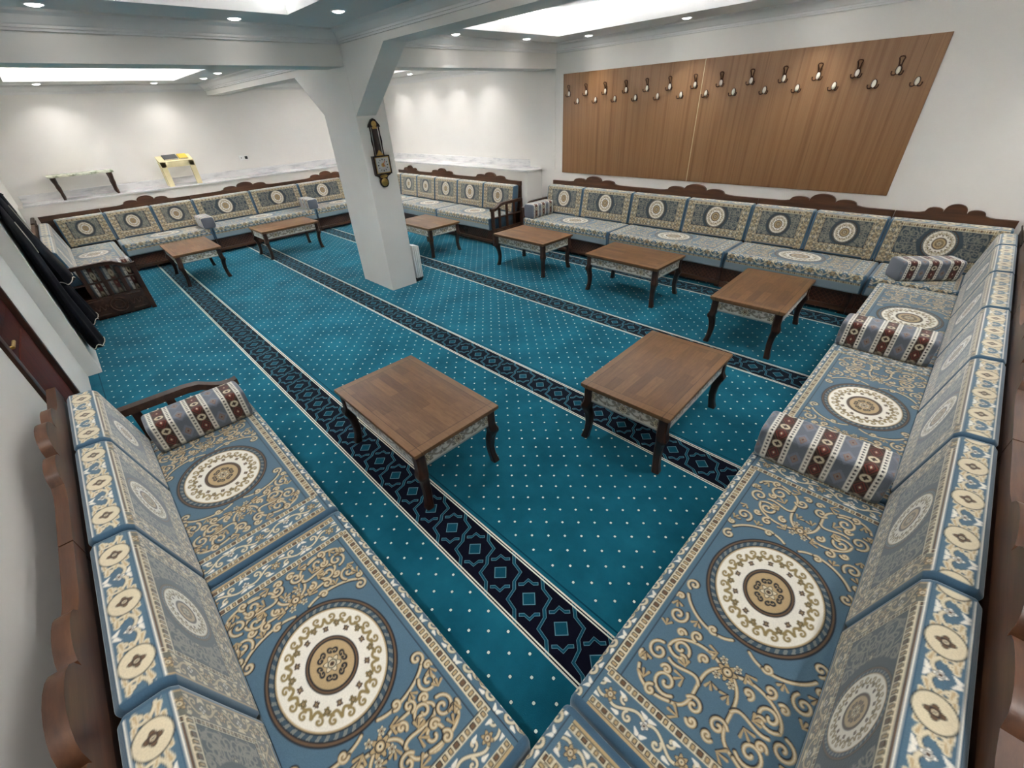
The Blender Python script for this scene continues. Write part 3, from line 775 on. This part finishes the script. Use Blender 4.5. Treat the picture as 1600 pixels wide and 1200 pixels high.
def arm(parent, u, panel=True, striped=False):
    """slatted side arm at local x=u with an S-shaped rail"""
    w = .022
    mb = MB().bbox(u - w, u + w, .0, .05, 0, .585, .006)
    A = mb.build('arm', M['wood_v'], parent)
    pts = [(0.0, .60), (.03, .593), (.09, .598), (.14, .62), (.20, .655), (.27, .665), (.55, .665), (.715, .665)]
    lower = [(y, z - .042) for y, z in pts][::-1]
    MB().prism(pts + lower, u - w - .006, u + w + .006, lambda a, b, n: (n, a - .012, b)).build('arm_rail', M['wood'], A)
    MB().bbox(u - w, u + w, .675, .717, 0, .66, .006).build('rear_post', M['wood_v'], A)
    for y in (.18, .35, .52):
        MB().bbox(u - .012, u + .012, y - .022, y + .022, .27, .645 if y > .2 else .585, .004).build('slat', M['wood_v'], A)
    MB().bbox(u - .014, u + .014, .03, .69, .435, .455, .004).build('cross_rail', M['wood'], A)
    if panel:
        p = MB().bbox(u - .018, u + .018, .045, .68, .03, .27, .004).build('arm_panel', M['wood'], A)
        mm = MB()
        for k in (-1, 1):
            mm.tube([(u + k * .02, .34 + .085 * math.cos(q), .15 + .085 * math.sin(q)) for q in np.linspace(0, 2 * PI, 25)[:-1]], .008, 6, closed=True)
            mm.tube([(u + k * .02, .34 + .05 * math.cos(q), .15 + .05 * math.sin(q)) for q in np.linspace(0, 2 * PI, 17)[:-1]], .007, 6, closed=True)
            mm.tube([(u + k * .02, y, z) for y, z in ((.08, .06), (.22, .06))], .008, 6).tube([(u + k * .02, y, z) for y, z in ((.46, .06), (.60, .06))], .008, 6)
            mm.tube([(u + k * .02, y, z) for y, z in ((.08, .24), (.22, .24))], .008, 6).tube([(u + k * .02, y, z) for y, z in ((.46, .24), (.60, .24))], .008, 6)
            mm.tube([(u + k * .02, .10 + .02 * q, .15 + .03 * math.sin(q * 2.2)) for q in np.linspace(0, 6, 20)], .006, 6)
            mm.tube([(u + k * .02, .45 + .02 * q, .15 + .03 * math.sin(q * 2.2)) for q in np.linspace(0, 6, 20)], .006, 6)
        mm.build('arm_carving', M['wood_hi'], A)
    return A

class Run:
    """a straight run of seats: local x along, y towards the back; ux maps a world coordinate to local x"""
    def __init__(s, org, rz, axis, sign, group): s.org, s.rz, s.axis, s.sign, s.group = org, rz, axis, sign, group
    def u(s, w): return s.sign * (w - s.org[0 if s.axis == 'x' else 1])
    def at(s, u, d, z):
        c, n = math.cos(s.rz), math.sin(s.rz); return (s.org[0] + u * c - d * n, s.org[1] + u * n + d * c, z)
    def span(s, a, b_):
        p, q = s.u(a), s.u(b_); return (min(p, q), max(p, q))
    def seat(s, a, b_, step, label, D=SEAT_D):
        u0, u1 = s.span(a, b_); L = u1 - u0 - .006
        o = link('seat_cushion', seat_mesh(round(L, 3), step, D)); o.location = s.at((u0 + u1) / 2, -.015, .2525); o.rotation_euler = (0, 0, s.rz)
        return tag(o, label, 'seat cushion', 'blue patterned seat cushions')
    def back(s, a, b_, step, label):
        u0, u1 = s.span(a, b_); L = u1 - u0 - .006
        o = link('back_cushion', back_mesh(round(L, 3), step)); o.location = s.at((u0 + u1) / 2, .535, .4445); o.rotation_euler = (0, 0, s.rz)
        return tag(o, label, 'back cushion', 'patterned back cushions')
    def frame(s, a, b_, label, lobes=True):
        u0, u1 = s.span(a, b_); return frame('sofa_frame', label, 'dark carved sofa frames', u0, u1, (s.org[0], s.org[1], 0), s.rz, lobes)

def bolster(x, y, rz, step, label, L=.52, z=.4435):
    o = link('bolster', bolster_mesh(L, step)); o.location = (x, y, z); o.rotation_euler = (0, 0, rz)
    return tag(o, label, 'bolster', 'striped bolsters')

# right-hand run (faces the far wall)
RR = Run((-.305, 0, 0), -PI / 2, 'y', -1, 'r')
CR = 'on the right-hand sofa'
fc = RR.frame(-.43, .46, 'dark wooden corner sofa frame at the bottom edge of the photo', lobes=False)
RR.frame(.46, 2.05, 'dark carved sofa frame nearest the camera on the right, scalloped crest'); RR.frame(2.05, 3.60, 'dark carved sofa frame behind the two large striped bolsters on the right')
RR.frame(3.60, 5.17, 'dark carved sofa frame at the hook board end of the right-hand sofa')
RR.seat(-.34, .46, .003, 'corner seat cushion cut by the bottom edge of the photo')
RR.seat(.46, 2.02, .0026, 'large blue seat cushion nearest the camera ' + CR + ', bright medallion'); RR.seat(2.02, 3.56, .0035, 'blue seat cushion between the two large striped bolsters ' + CR)
RR.seat(3.56, 5.12, .0045, 'blue seat cushion beyond the second striped bolster ' + CR)
for i, (a, b_, s_, w) in enumerate([(-.22, .47, .003, 'cut by the bottom right corner of the photo'), (.47, 1.27, .003, 'nearest the camera, full medallion in view'), (1.27, 2.08, .003, 'second from the camera, beside the first striped bolster'),
                                    (2.08, 2.87, .004, 'third from the camera, just past the first striped bolster'), (2.87, 3.66, .004, 'fourth from the camera, beside the second striped bolster'), (3.66, 4.46, .005, 'fifth from the camera, just past the second bolster'),
                                    (4.46, 5.28, .005, 'sixth from the camera, next to the hook wall corner'), (5.28, 5.72, .006, 'last one, squeezed into the hook wall corner')]):
    RR.back(a, b_, s_, 'back cushion ' + CR + ', ' + w)
bolster(-.055, 2.055, 0.03, .003, 'big striped bolster nearest the camera ' + CR); bolster(-.055, 3.60, 0.0, .0035, 'striped bolster second from the camera ' + CR)
bolster(-.06, 5.43, math.radians(38), .004, 'striped bolster lying askew in the hook wall corner', z=.4435)

# near-left run (back against the door wall)
LL = Run((0, .29, 0), PI, 'x', -1, 'l')
CL = 'on the near left sofa'
f1 = LL.frame(-2.95, -1.62, 'dark carved sofa frame by the brown door, armrest at its far end'); LL.frame(-1.62, -.305, 'dark carved sofa frame along the bottom left edge of the photo')
arm(f1, LL.u(-2.975), False)
# the corner frame's second back and crest
A2 = lambda a, b, n: (b_map(a), n_map(n), b)
def corner_back(t, run_from, run_to, u0, u1, lobes=False):
    """a second crest on frame t (of run_from) standing on the back line of run_to"""
    inv = Matrix.Translation((run_from.org[0], run_from.org[1], 0)) @ Matrix.Rotation(run_from.rz, 4, 'Z'); inv = inv.inverted()
    def fn(a, n, z):
        p = inv @ Vector(run_to.at(a, n, z)); return (p.x, p.y, p.z)
    MB().prism([(u0 + .003, .03), (u1 - .003, .03), (u1 - .003, ZC), (u0 + .003, ZC)], YB0 + .008, YB1 - .004, lambda a, b, n: fn(a, n, b)).build('backboard', M['wood'], t)
    add_crest(t, u0, u1, lobes, along=lambda a, n, b: fn(a, n, b))
corner_back(fc, RR, LL, *LL.span(-.30, .355))
LL.seat(-2.93, -1.59, .0032, 'blue seat cushion beside the striped bolster ' + CL); LL.seat(-1.59, -.325, .0026, 'large blue seat cushion in the bottom foreground ' + CL + ', cream medallion')
for a, b_, w in [(-2.93, -2.33, 'farthest one, by the door and bolster'), (-2.33, -1.64, 'second from the door'), (-1.64, -.965, 'third from the door, whole medallion in view'), (-.965, -.30, 'cut by the bottom edge of the photo'), (-.30, .215, 'out in the corner under the camera')]:
    LL.back(a, b_, .003, 'back cushion ' + CL + ', ' + w)
bolster(-2.80, .03, PI / 2 + .0, .003, 'striped bolster against the armrest ' + CL, L=.50)

# hook wall run
HH = Run((0, 5.215, 0), 0, 'x', 1, 'h')
CH = 'under the coat hook board'
h1 = HH.frame(-5.06, -3.41, 'dark carved sofa frame ' + CH + ', the one with the armrest'); HH.frame(-3.41, -1.80, 'dark carved sofa frame ' + CH + ', second from the pillar end'); HH.frame(-1.80, -.49, 'dark carved sofa frame ' + CH + ', third from the pillar end')
h4 = HH.frame(-.49, .39, 'dark carved corner sofa frame where the hook wall meets the right-hand sofa')
arm(h1, HH.u(-5.10), True)
corner_back(h4, HH, RR, *RR.span(5.17, 5.955))
for a, b_, w in [(-5.07, -3.41, 'beside the small upright striped bolster'), (-3.41, -1.79, 'behind the two middle small tables'), (-1.79, -.42, 'behind the table nearest the corner'), (-.42, .25, 'in the corner below the askew bolster')]:
    HH.seat(a, b_, .006, 'patterned seat cushion ' + CH + ', ' + w)
for a, b_, w in [(-5.06, -4.33, 'first from the pillar end'), (-4.33, -3.45, 'second from the pillar end'), (-3.45, -2.62, 'third from the pillar end'), (-2.62, -1.80, 'fourth from the pillar end'), (-1.80, -1.15, 'fifth from the pillar end'), (-1.15, -.49, 'sixth from the pillar end'), (-.49, .39, 'wide one in the corner')]:
    HH.back(a, b_, .0055, 'back cushion ' + CH + ', ' + w)
bolster(-4.955, 5.47, PI / 2, .006, 'striped bolster against the slatted armrest ' + CH, L=.50).scale = (1, 1, 1.15)

# niche run
NN = Run((0, 4.85, 0), 0, 'x', 1, 'n')
CN = 'in the niche right of the pillar'
NN.frame(-9.30, -8.35, 'dark carved sofa frame hidden behind the pillar, niche corner'); NN.frame(-8.35, -7.00, 'dark carved sofa frame ' + CN + ', beside the pillar'); n3 = NN.frame(-7.00, -5.47, 'dark carved sofa frame ' + CN + ', with slatted armrest')
arm(n3, NN.u(-5.445), True)
for a, b_, w in [(-9.21, -8.3, 'hidden by the pillar'), (-8.3, -6.98, 'next to the pillar'), (-6.98, -5.49, 'next to the slatted armrest')]:
    NN.seat(a, b_, .009, 'patterned seat cushion ' + CN + ', ' + w)
for a, b_, w in [(-9.72, -9.03, 'in the hidden corner'), (-9.03, -8.40, 'just left of the pillar edge'), (-8.40, -7.76, 'first seen past the pillar'), (-7.76, -7.03, 'second past the pillar'), (-7.03, -6.28, 'third past the pillar'), (-6.28, -5.50, 'beside the slatted armrest')]:
    NN.back(a, b_, .008, 'back cushion ' + CN + ', ' + w)

# far run under the marble ledge
FF = Run((-9.245, 0, 0), PI / 2, 'y', 1, 'f')
CF = 'under the far marble ledge'
ff0 = FF.frame(-.42, .33, 'dark corner sofa frame ' + CF + ', beside the black robes', lobes=False); FF.frame(.33, 1.62, 'dark carved sofa frame ' + CF + ', second from the robes'); FF.frame(1.62, 3.52, 'dark carved sofa frame ' + CF + ', third from the robes'); FF.frame(3.52, 4.86, 'dark carved sofa frame ' + CF + ', partly behind the pillar')
for a, b_, w in [(.325, 1.61, 'behind the first small table'), (1.61, 3.49, 'long one between the two grey bolsters'), (3.49, 4.82, 'partly behind the pillar')]:
    FF.seat(a, b_, .010, 'patterned seat cushion ' + CF + ', ' + w)
for a, b_, w in [(-.27, .345, 'first from the black robes'), (.345, .975, 'second from the black robes'), (.975, 1.60, 'third from the black robes'), (1.60, 2.57, 'wide one right of the first bolster'), (2.57, 3.50, 'wide one left of the second bolster'), (3.50, 4.45, 'first one past the second bolster'), (4.45, 5.28, 'hidden behind the pillar')]:
    FF.back(a, b_, .008, 'back cushion ' + CF + ', ' + w)
bolster(-9.46, 1.60, 0, .008, 'small striped bolster ' + CF + ', nearer the robes', L=.46); bolster(-9.46, 3.47, 0, .008, 'small striped bolster ' + CF + ', nearer the pillar', L=.46)
corner_back(ff0, FF, NN, *NN.span(-9.94, -9.32)) if False else None
# return beside the robes
TT = Run((0, .27, 0), PI, 'x', -1, 't')
CT = 'of the short sofa beside the black robes'
t1 = TT.frame(-8.50, -7.12, 'dark carved frame ' + CT + ', slatted armrest end'); t0 = TT.frame(-9.24, -8.50, 'dark carved inner frame ' + CT, lobes=False)
arm(t1, TT.u(-7.10), True)
corner_back(ff0, FF, TT, *TT.span(-9.94, -9.25))
TT.seat(-9.75, -8.15, .009, 'patterned seat cushion ' + CT + ', cream medallion showing'); TT.seat(-8.15, -7.37, .012, 'patterned seat cushion hidden behind the slatted armrest ' + CT)
TT.back(-9.70, -8.42, .009, 'back cushion ' + CT + ', in the corner'); TT.back(-8.42, -7.13, .009, 'back cushion ' + CT + ', at the armrest end')
# striped cloth showing through the slats
for lb, x, y0, y1 in (('striped bolster standing behind the slats ' + CT, -7.25, -.21, .25),):
    bolster(x, .02, PI / 2, .008, lb, L=.50, z=.2535).scale = (1, 1, 2.05)

# ------------------------------------------------------------------ tables
TL_, TW, TH = .97, .62, .46
def make_table():
    t = thing('coffee_table', 'x', 'table', (0, 0, 0), 0, 'low wooden tables')
    mb = MB().bbox(-TL_ / 2, TL_ / 2, -TW / 2, TW / 2, TH - .026, TH, .007).bbox(-TL_ / 2 + .012, TL_ / 2 - .012, -TW / 2 + .012, TW / 2 - .012, TH - .04, TH - .026, .005)
    mb.build('tabletop', M['top'], t)
    for y, rz in ((-TW / 2 + .032, 0), (TW / 2 - .032, PI)):
        o = link('apron', apron_mesh(TL_ - .15), t); o.location = (0, y, TH - .135); o.rotation_euler = (0, 0, rz)
    for x, rz in ((-TL_ / 2 + .032, -PI / 2), (TL_ / 2 - .032, PI / 2)):
        o = link('apron', apron_mesh(TW - .15), t); o.location = (x, 0, TH - .135); o.rotation_euler = (0, 0, rz)
    prof = [(0.420, .000, .026), (.325, .000, .026), (.300, .006, .027), (.282, .015, .029), (.262, .016, .028), (.240, .006, .024), (.20, -.004, .0215), (.13, -.010, .0195), (.07, -.004, .0185), (.03, .006, .020), (.008, .012, .022), (0, .012, .021)]
    for sx in (-1, 1):
        for sy in (-1, 1):
            rings = []
            for z, o_, r in prof:
                k = o_ * .72; cx, cy = sx * (TL_ / 2 - .047 + k), sy * (TW / 2 - .047 + k)
                rings.append([(cx + r * a, cy + r * b_, z) for a, b_ in ((-.8, -1.15), (.8, -1.15), (1.15, -.8), (1.15, .8), (.8, 1.15), (-.8, 1.15), (-1.15, .8), (-1.15, -.8))])
            MB().loft(rings).build('leg', M['leg'], t)
    return t
tb = None
for x, y, rz, lb in [(-2.074, 1.051, 0, 'low wooden table in front of the near left sofa, standing on the dark stripe'), (-1.07, 2.385, PI / 2 + .035, 'low wooden table nearest the right-hand sofa, alone mid-carpet'),
                     (-1.05, 4.29, PI / 2 + .03, 'low wooden table in the corner between hook board and right-hand sofa'), (-2.56, 4.49, -.01, 'low wooden table under the middle of the hook board'),
                     (-4.20, 4.49, -.01, 'low wooden table before the slatted niche armrest'), (-6.225, 4.10, 0, 'low wooden table partly behind the pillar, in the niche'),
                     (-8.09, 1.04, 0, 'low wooden table beside the short sofa and black robes'), (-8.29, 2.52, PI / 2 + .02, 'low wooden table left of the pillar, under the far ledge')]:
    if tb is None: tb = make_table(); tb.location = (x, y, 0); tb.rotation_euler = (0, 0, rz); tb['label'] = lb
    else: dup(tb, (x, y, 0), rz, lb)

# ------------------------------------------------------------------ hook board
BY = YH - .018
for x0, x1, lb in ((-4.885, -2.760, 'oak veneer coat panel, the half nearer the pillar'), (-2.754, -.612, 'oak veneer coat panel, the half nearer the right-hand sofa')):
    tag(MB().bbox(x0, x1, BY, YH - .001, 1.037, 2.338, .002).build('coat_rack_board', M['oak']), lb, 'wall panel', 'oak coat panels')
def make_hook(tall):
    t = thing('coat_hook', 'x', 'coat hook', (0, 0, 0), 0, 'white tipped coat hooks')
    body = MB()
    if tall:
        loop = [(.009, .030), (.010, .05), (.015, .075), (.021, .090), (.015, .100), (0, .103), (-.015, .100), (-.021, .090), (-.015, .075), (-.010, .05), (-.009, .030)]
        body.tube([(a, -.010 - max(0, z - .05) * .35, z) for a, z in loop], .0055, 8)
        body.bbox(-.012, .012, -.014, 0, .024, .044, .004)
    body.lathe([(.001, -.012), (.020, -.010), (.024, -.004), (.024, 0), (.001, 0)], n=18, fn=lambda x, y, z: (x, z, y * 1.5))
    b_ = body.build('hook_plate', M['bronze'], t)
    for k in (-1, 1):
        MB().tube([(k * q, -.006 - .025 * s_, z) for q, s_, z in ((.010, 0, -.03), (.022, .5, -.038), (.036, .9, -.036), (.043, 1, -.022), (.043, 1, -.006))], [.006, .0055, .005, .005, .0065], 8).build('prong', M['bronze'], t)
    MB().lathe([(.001, -.022), (.010, -.020), (.0165, -.014), (.018, -.009), (.001, -.009)], n=18, fn=lambda x, y, z: (x, z, y * 1.75)).build('ceramic_inset', M['ceramic'], t)
    return t
ORD = 'first second third fourth fifth sixth seventh eighth ninth tenth eleventh twelfth last'.split()
hk = make_hook(True); hs = make_hook(False)
UX = [-4.738, -4.427, -4.103, -3.771, -3.461, -3.146, -2.821, -2.513, -2.181, -1.852, -1.536, -1.207, -.893]
LX = [-4.577, -4.259, -3.94, -3.62, -3.30, -2.985, -2.67, -2.35, -2.02, -1.70, -1.37, -1.044, -.724]
for i, x in enumerate(UX):
    lb = 'bronze coat hook with tall loop, upper row, %s from the pillar end' % ORD[i]; k = (YH - .02) / 5.93
    loc = (x * k, BY - .001, 2.094)
    if i == 0: hk.location = loc; hk['label'] = lb
    else: dup(hk, loc, 0, lb)
for i, x in enumerate(LX):
    lb = 'small bronze coat hook without loop, lower row, %s from the pillar end' % ORD[i]; loc = (x * (YH - .02) / 5.93, BY - .001, 2.000)
    if i == 0: hs.location = loc; hs['label'] = lb
    else: dup(hs, loc, 0, lb)

tag(MB().box(-2.7598, -2.7542, BY - .001, YH - .001, 1.037, 2.338).build('joint_strip', M['ivory'], None, False), 'pale vertical joint strip between the two oak coat boards', 'trim strip')
# ------------------------------------------------------------------ wall clock on the pillar
ck = thing('wall_clock', 'dark banjo shaped barometer style wall clock with brass ends on the pillar', 'clock', (PX1, 2.785, 1.25))
W_ = lambda a, b, n: (n, a, b)
def sil(pts): return pts + [(-a, b) for a, b in pts[::-1] if abs(a) > 1e-6]
body = MB().prism(sil([(.0, .0), (.03, .004), (.052, .03), (.056, .06), (.045, .09), (.06, .115), (.10, .13), (.10, .15)]), 0, .022, W_)
body.prism([(-.105, .14), (.105, .14), (.105, .335), (-.105, .335)], 0, .05, W_)
body.prism(sil([(.035, .335), (.030, .60), (.035, .62), (.075, .615), (.066, .64), (.045, .665), (.025, .69), (0, .70)]), 0, .024, W_)
body.build('case', M['clockwood'], ck)
rod = MB()
for k in (-1, 1): rod.tube([(.016, k * .058, .335), (.016, k * .056, .42), (.016, k * .060, .48), (.016, k * .056, .54), (.016, k * .054, .62)], [.008, .006, .010, .006, .008], 8)
rod.build('side_spindle', M['clockwood'], ck)
MB().box(.05, .054, -.088, .088, .155, .322).build('glass_frame', M['gold'], ck)
dl = MB().box(.052, .056, -.080, .080, .163, .314).build('dial', M['dial'], ck)
tk = MB()
for i in range(12):
    q = i * PI / 6; r0, r1 = (.050, .066); w = .0035 if i % 3 else .006
    ca, sa = math.cos(q), math.sin(q)
    tk.add([(.0568, r * ca - w * s_ * sa, .2385 + r * sa + w * s_ * ca) for r, s_ in ((r0, -1), (r1, -1), (r1, 1), (r0, 1))], [(0, 1, 2, 3)])
tk.build('hour_marks', M['dark'], dl)
MB().lathe([(.001, .0572), (.022, .0572), (.022, .0565)], n=20, fn=lambda x, y, z: (z, x, .2385 + y)).build('dial_center', M['gold'], dl)
hn = MB()
for q, L in ((.95, .055), (-.5, .036)):
    ca, sa = math.cos(q), math.sin(q)
    hn.add([(.0585, a * ca - b_ * sa, .2385 + a * sa + b_ * ca) for a, b_ in ((-.01, -.003), (L * .7, -.005), (L, 0), (L * .7, .005), (-.01, .003))], [(0, 1, 2, 3, 4)])
hn.build('hands', M['rust'], dl)
MB().lathe([(.001, .03), (.030, .029), (.042, .025), (.046, .020), (.001, .020)], n=22, fn=lambda x, y, z: (z, x, .055 + y)).build('lower_roundel', M['gold'], ck)
MB().lathe([(.001, .034), (.020, .033), (.030, .028), (.032, .022), (.001, .022)], n=22, fn=lambda x, y, z: (z, x, .645 + y)).build('upper_roundel', M['gold'], ck)
MB().prism(sil([(0, .60), (.02, .598), (.035, .612), (.02, .618), (0, .622)]), .024, .03, W_).prism(sil([(0, .335), (.045, .335), (.03, .355), (.012, .38), (0, .39)]), .022, .034, W_).prism(sil([(0, .105), (.035, .105), (.05, .125), (.03, .135), (0, .138)]), .022, .030, W_).build('brass_mount', M['gold'], ck)

# white finned panel by the pillar
rd = thing('radiator', 'small white ribbed radiator standing behind the pillar foot', 'radiator', (-5.075, PY1 + .02, 0), .0)
for i in range(4):
    y = .01 + i * .028
    MB().bbox(-.10, .055, y, y + .020, .05, .50 - i * .008, .009, 3).build('fin', M['white'], rd)
MB().bbox(-.09, .05, .0, .115, .03, .055, .006).build('radiator_foot', M['dark'], rd)
MB().box(-.06, -.045, .005, .11, .0, .035).box(.01, .025, .005, .11, 0, .035).build('caster', M['dark'], rd)

# ------------------------------------------------------------------ things on the far ledge
ZT = ZL + .0285
st = thing('side_table', 'small side table with green veined marble top on the far ledge', 'side table', (-10.20, .345, ZT))
MB().bbox(-.14, .14, -.41, .41, .315, .350, .005).build('table_top', M['marble_green'], st)
for sy in (-1, 1):
    for sx in (-1, 1):
        prof = [(.315, 0, .036), (.28, .0, .034), (.22, .004, .026), (.17, .008, .030), (.10, .012, .022), (.04, .012, .024), (.0, .006, .018)]
        MB().loft([[(sx * .09 + r * math.cos(q), sy * (.35 - k * 1.0) + r * math.sin(q), z) for q in np.linspace(0, 2 * PI, 9)[:-1]] for z, k, r in prof]).build('leg', M['wood_v'], st)
bs = thing('book_stand', 'ivory painted lectern style book stand on the far marble ledge', 'book stand', (-10.14, 1.66, ZT))
MB().prism([(.11, .385), (-.10, .465), (-.11, .445), (.10, .355)], -.255, .255, lambda a, b, n: (a, n, b)).build('desk', M['ivory'], bs)
MB().bbox(.075, .115, -.255, .255, .295, .385, .006).build('front_rail', M['ivory'], bs)
for k in (-1, 1):
    MB().prism([(.115, 0), (.075, 0), (.075, .375), (.115, .375)], k * .255 - (.08 if k > 0 else 0), k * .255 + (0 if k > 0 else .08), lambda a, b, n: (a, n, b)).build('leg', M['ivory'], bs)
    MB().prism([(-.115, 0), (-.075, 0), (-.06, .44), (-.10, .44)], k * .235 - .015, k * .235 + .015, lambda a, b, n: (a, n, b)).build('leg', M['ivory'], bs)
def lying(name, y0, y1, mat, lb, a0=.07, a1=-.085, t=.02):
    n = Vector((.08, .21)).normalized()
    f_ = lambda a: .385 + (.11 - a) / .21 * .08 + .001
    o = MB().prism([(a0, f_(a0)), (a1, f_(a1)), (a1 + n.x * t, f_(a1) + n.y * t), (a0 + n.x * t, f_(a0) + n.y * t)], y0, y1, lambda a, b, q: (a, q, b)).build(name, M[mat]); o.location = (-10.14, 1.66, ZT)
    tag(o, lb, 'book', 'books on the ivory stand')
    c = MB().prism([(a0 + .002 + n.x * .004, f_(a0) + n.y * .004 - .001), (a1 - .002 + n.x * .004, f_(a1) + n.y * .004), (a1 - .002 + n.x * (t - .004), f_(a1) + n.y * (t - .004)), (a0 + .002 + n.x * (t - .004), f_(a0) + n.y * (t - .004))], y0 + .004, y1 + .002, lambda a, b, q: (a, q, b)).build('page_block', M['ceramic'], o)
lying('book', -.16, .05, 'darkbook', 'dark grey book lying on the ivory book stand'); lying('book', .07, .20, 'yellow', 'yellow book lying on the ivory book stand')
so = thing('wall_socket', 'white double wall socket with black plug above the far ledge', 'socket', (XU, 2.84, 1.385))
MB().bbox(0, .012, -.085, .085, -.04, .04, .006).build('cover_plate', M['white'], so)
for y, mt in ((-.042, 'dark'), (.042, 'dark')):
    MB().lathe([(.001, .014), (.018 if y > 0 else .008, .014), (.02 if y > 0 else .009, .012)], n=16, fn=lambda a, b, z: (z, y + a, b)).build('socket_hole', M[mt], so)
MB().bbox(.012, .05, .02, .064, -.024, .024, .008).build('plug', M['dark'], so)

# ------------------------------------------------------------------ black robes on the door-side pilaster
def robe(name, x, y, z0, z1, w0, w1, d, seed, lb, hem=None):
    r = random.Random(seed); rings = []; n = 36; zs = np.linspace(0, 1, 16)
    for t in zs:
        z = z1 + (z0 - z1) * t; hw = (w0 * min(1, .35 + t * 5) if t < .13 else w0) + (w1 - w0) * t; dp = float(np.interp(z, [q[0] for q in d[::-1]], [q[1] for q in d[::-1]]))
        ring = []
        for j in range(n):
            q = 2 * PI * j / n; fold = 1 + .16 * t * math.sin(q * 5 + seed) + .10 * t * math.sin(q * 9 + seed * 2.3 + t * 2)
            yy_ = math.sin(q); s_ = fold if yy_ > 0 else 1
            ring.append((hw * math.cos(q) * (1 + .03 * math.sin(seed + t * 9)), .012 + dp * .5 + dp * .5 * yy_ * s_, z + .02 * math.sin(q * 5 + seed) * (t > .97)))
        rings.append(ring)
    t = thing(name, lb, 'robe', (x, y, 0), 0, 'black robes')
    MB().loft(rings).build('robe_cloth', M['black'], t)
    MB().tube([(p[0] * 1.004, p[1] + .001, p[2] + .012) for p in rings[-1]], .004, 6, closed=True).build('hem_piping', M['pale'], t)
    front = [rings[i][8 + int(seed) % 4] for i in range(2, 16)]
    MB().tube([(p[0], p[1] + .003, p[2]) for p in front[:hem or 14]], .0035, 6).build('front_piping', M['pale'], t)
    MB().tube([(0, 0, z1 - .03), (0, .04, z1 - .03), (0, .05, z1 - .005)], .007).build('peg', M['bronze'], t)
    return t
robe('hanging_robe', -5.68, -.455, .22, 1.55, .19, .215, [(1.55, .035), (1.2, .07), (.7, .085), (.22, .13)], 1, 'long black robe with pale piping hanging nearest the door', 4)
robe('hanging_robe', -6.12, -.455, .75, 1.57, .19, .215, [(1.57, .035), (1.23, .085), (1.04, .125), (.86, .165), (.74, .175)], 2.4, 'shorter black robe with pale hem hanging in the middle', 6)
robe('hanging_robe', -6.57, -.455, .20, 1.53, .19, .215, [(1.53, .035), (1.2, .065), (.6, .085), (.2, .145)], 4.1, 'long black robe hanging closest to the short sofa', 3)

# beyond the right-hand sofa
tag(MB().bbox(.75, 1.75, 2.2, 5.6, -.001, .012, .004).build('rug', M['navy']), 'plain navy rug on the grey floor behind the right-hand sofa', 'rug')

# ------------------------------------------------------------------ world, exposure
w = bpy.data.worlds.new('room_air'); sc.world = w; w.use_nodes = True
w.node_tree.nodes['Background'].inputs[0].default_value = (.9, .95, 1, 1); w.node_tree.nodes['Background'].inputs[1].default_value = .3
vs = sc.view_settings; sc.display_settings.display_device = 'sRGB'
vs.view_transform = 'Standard'; vs.look = 'None'; vs.gamma = 1; vs.exposure = 0.78; vs.use_curve_mapping = False
sc.cycles.use_denoising = True; sc.cycles.max_bounces = 8; sc.cycles.diffuse_bounces = 5
sc.cycles.sample_clamp_indirect = 40
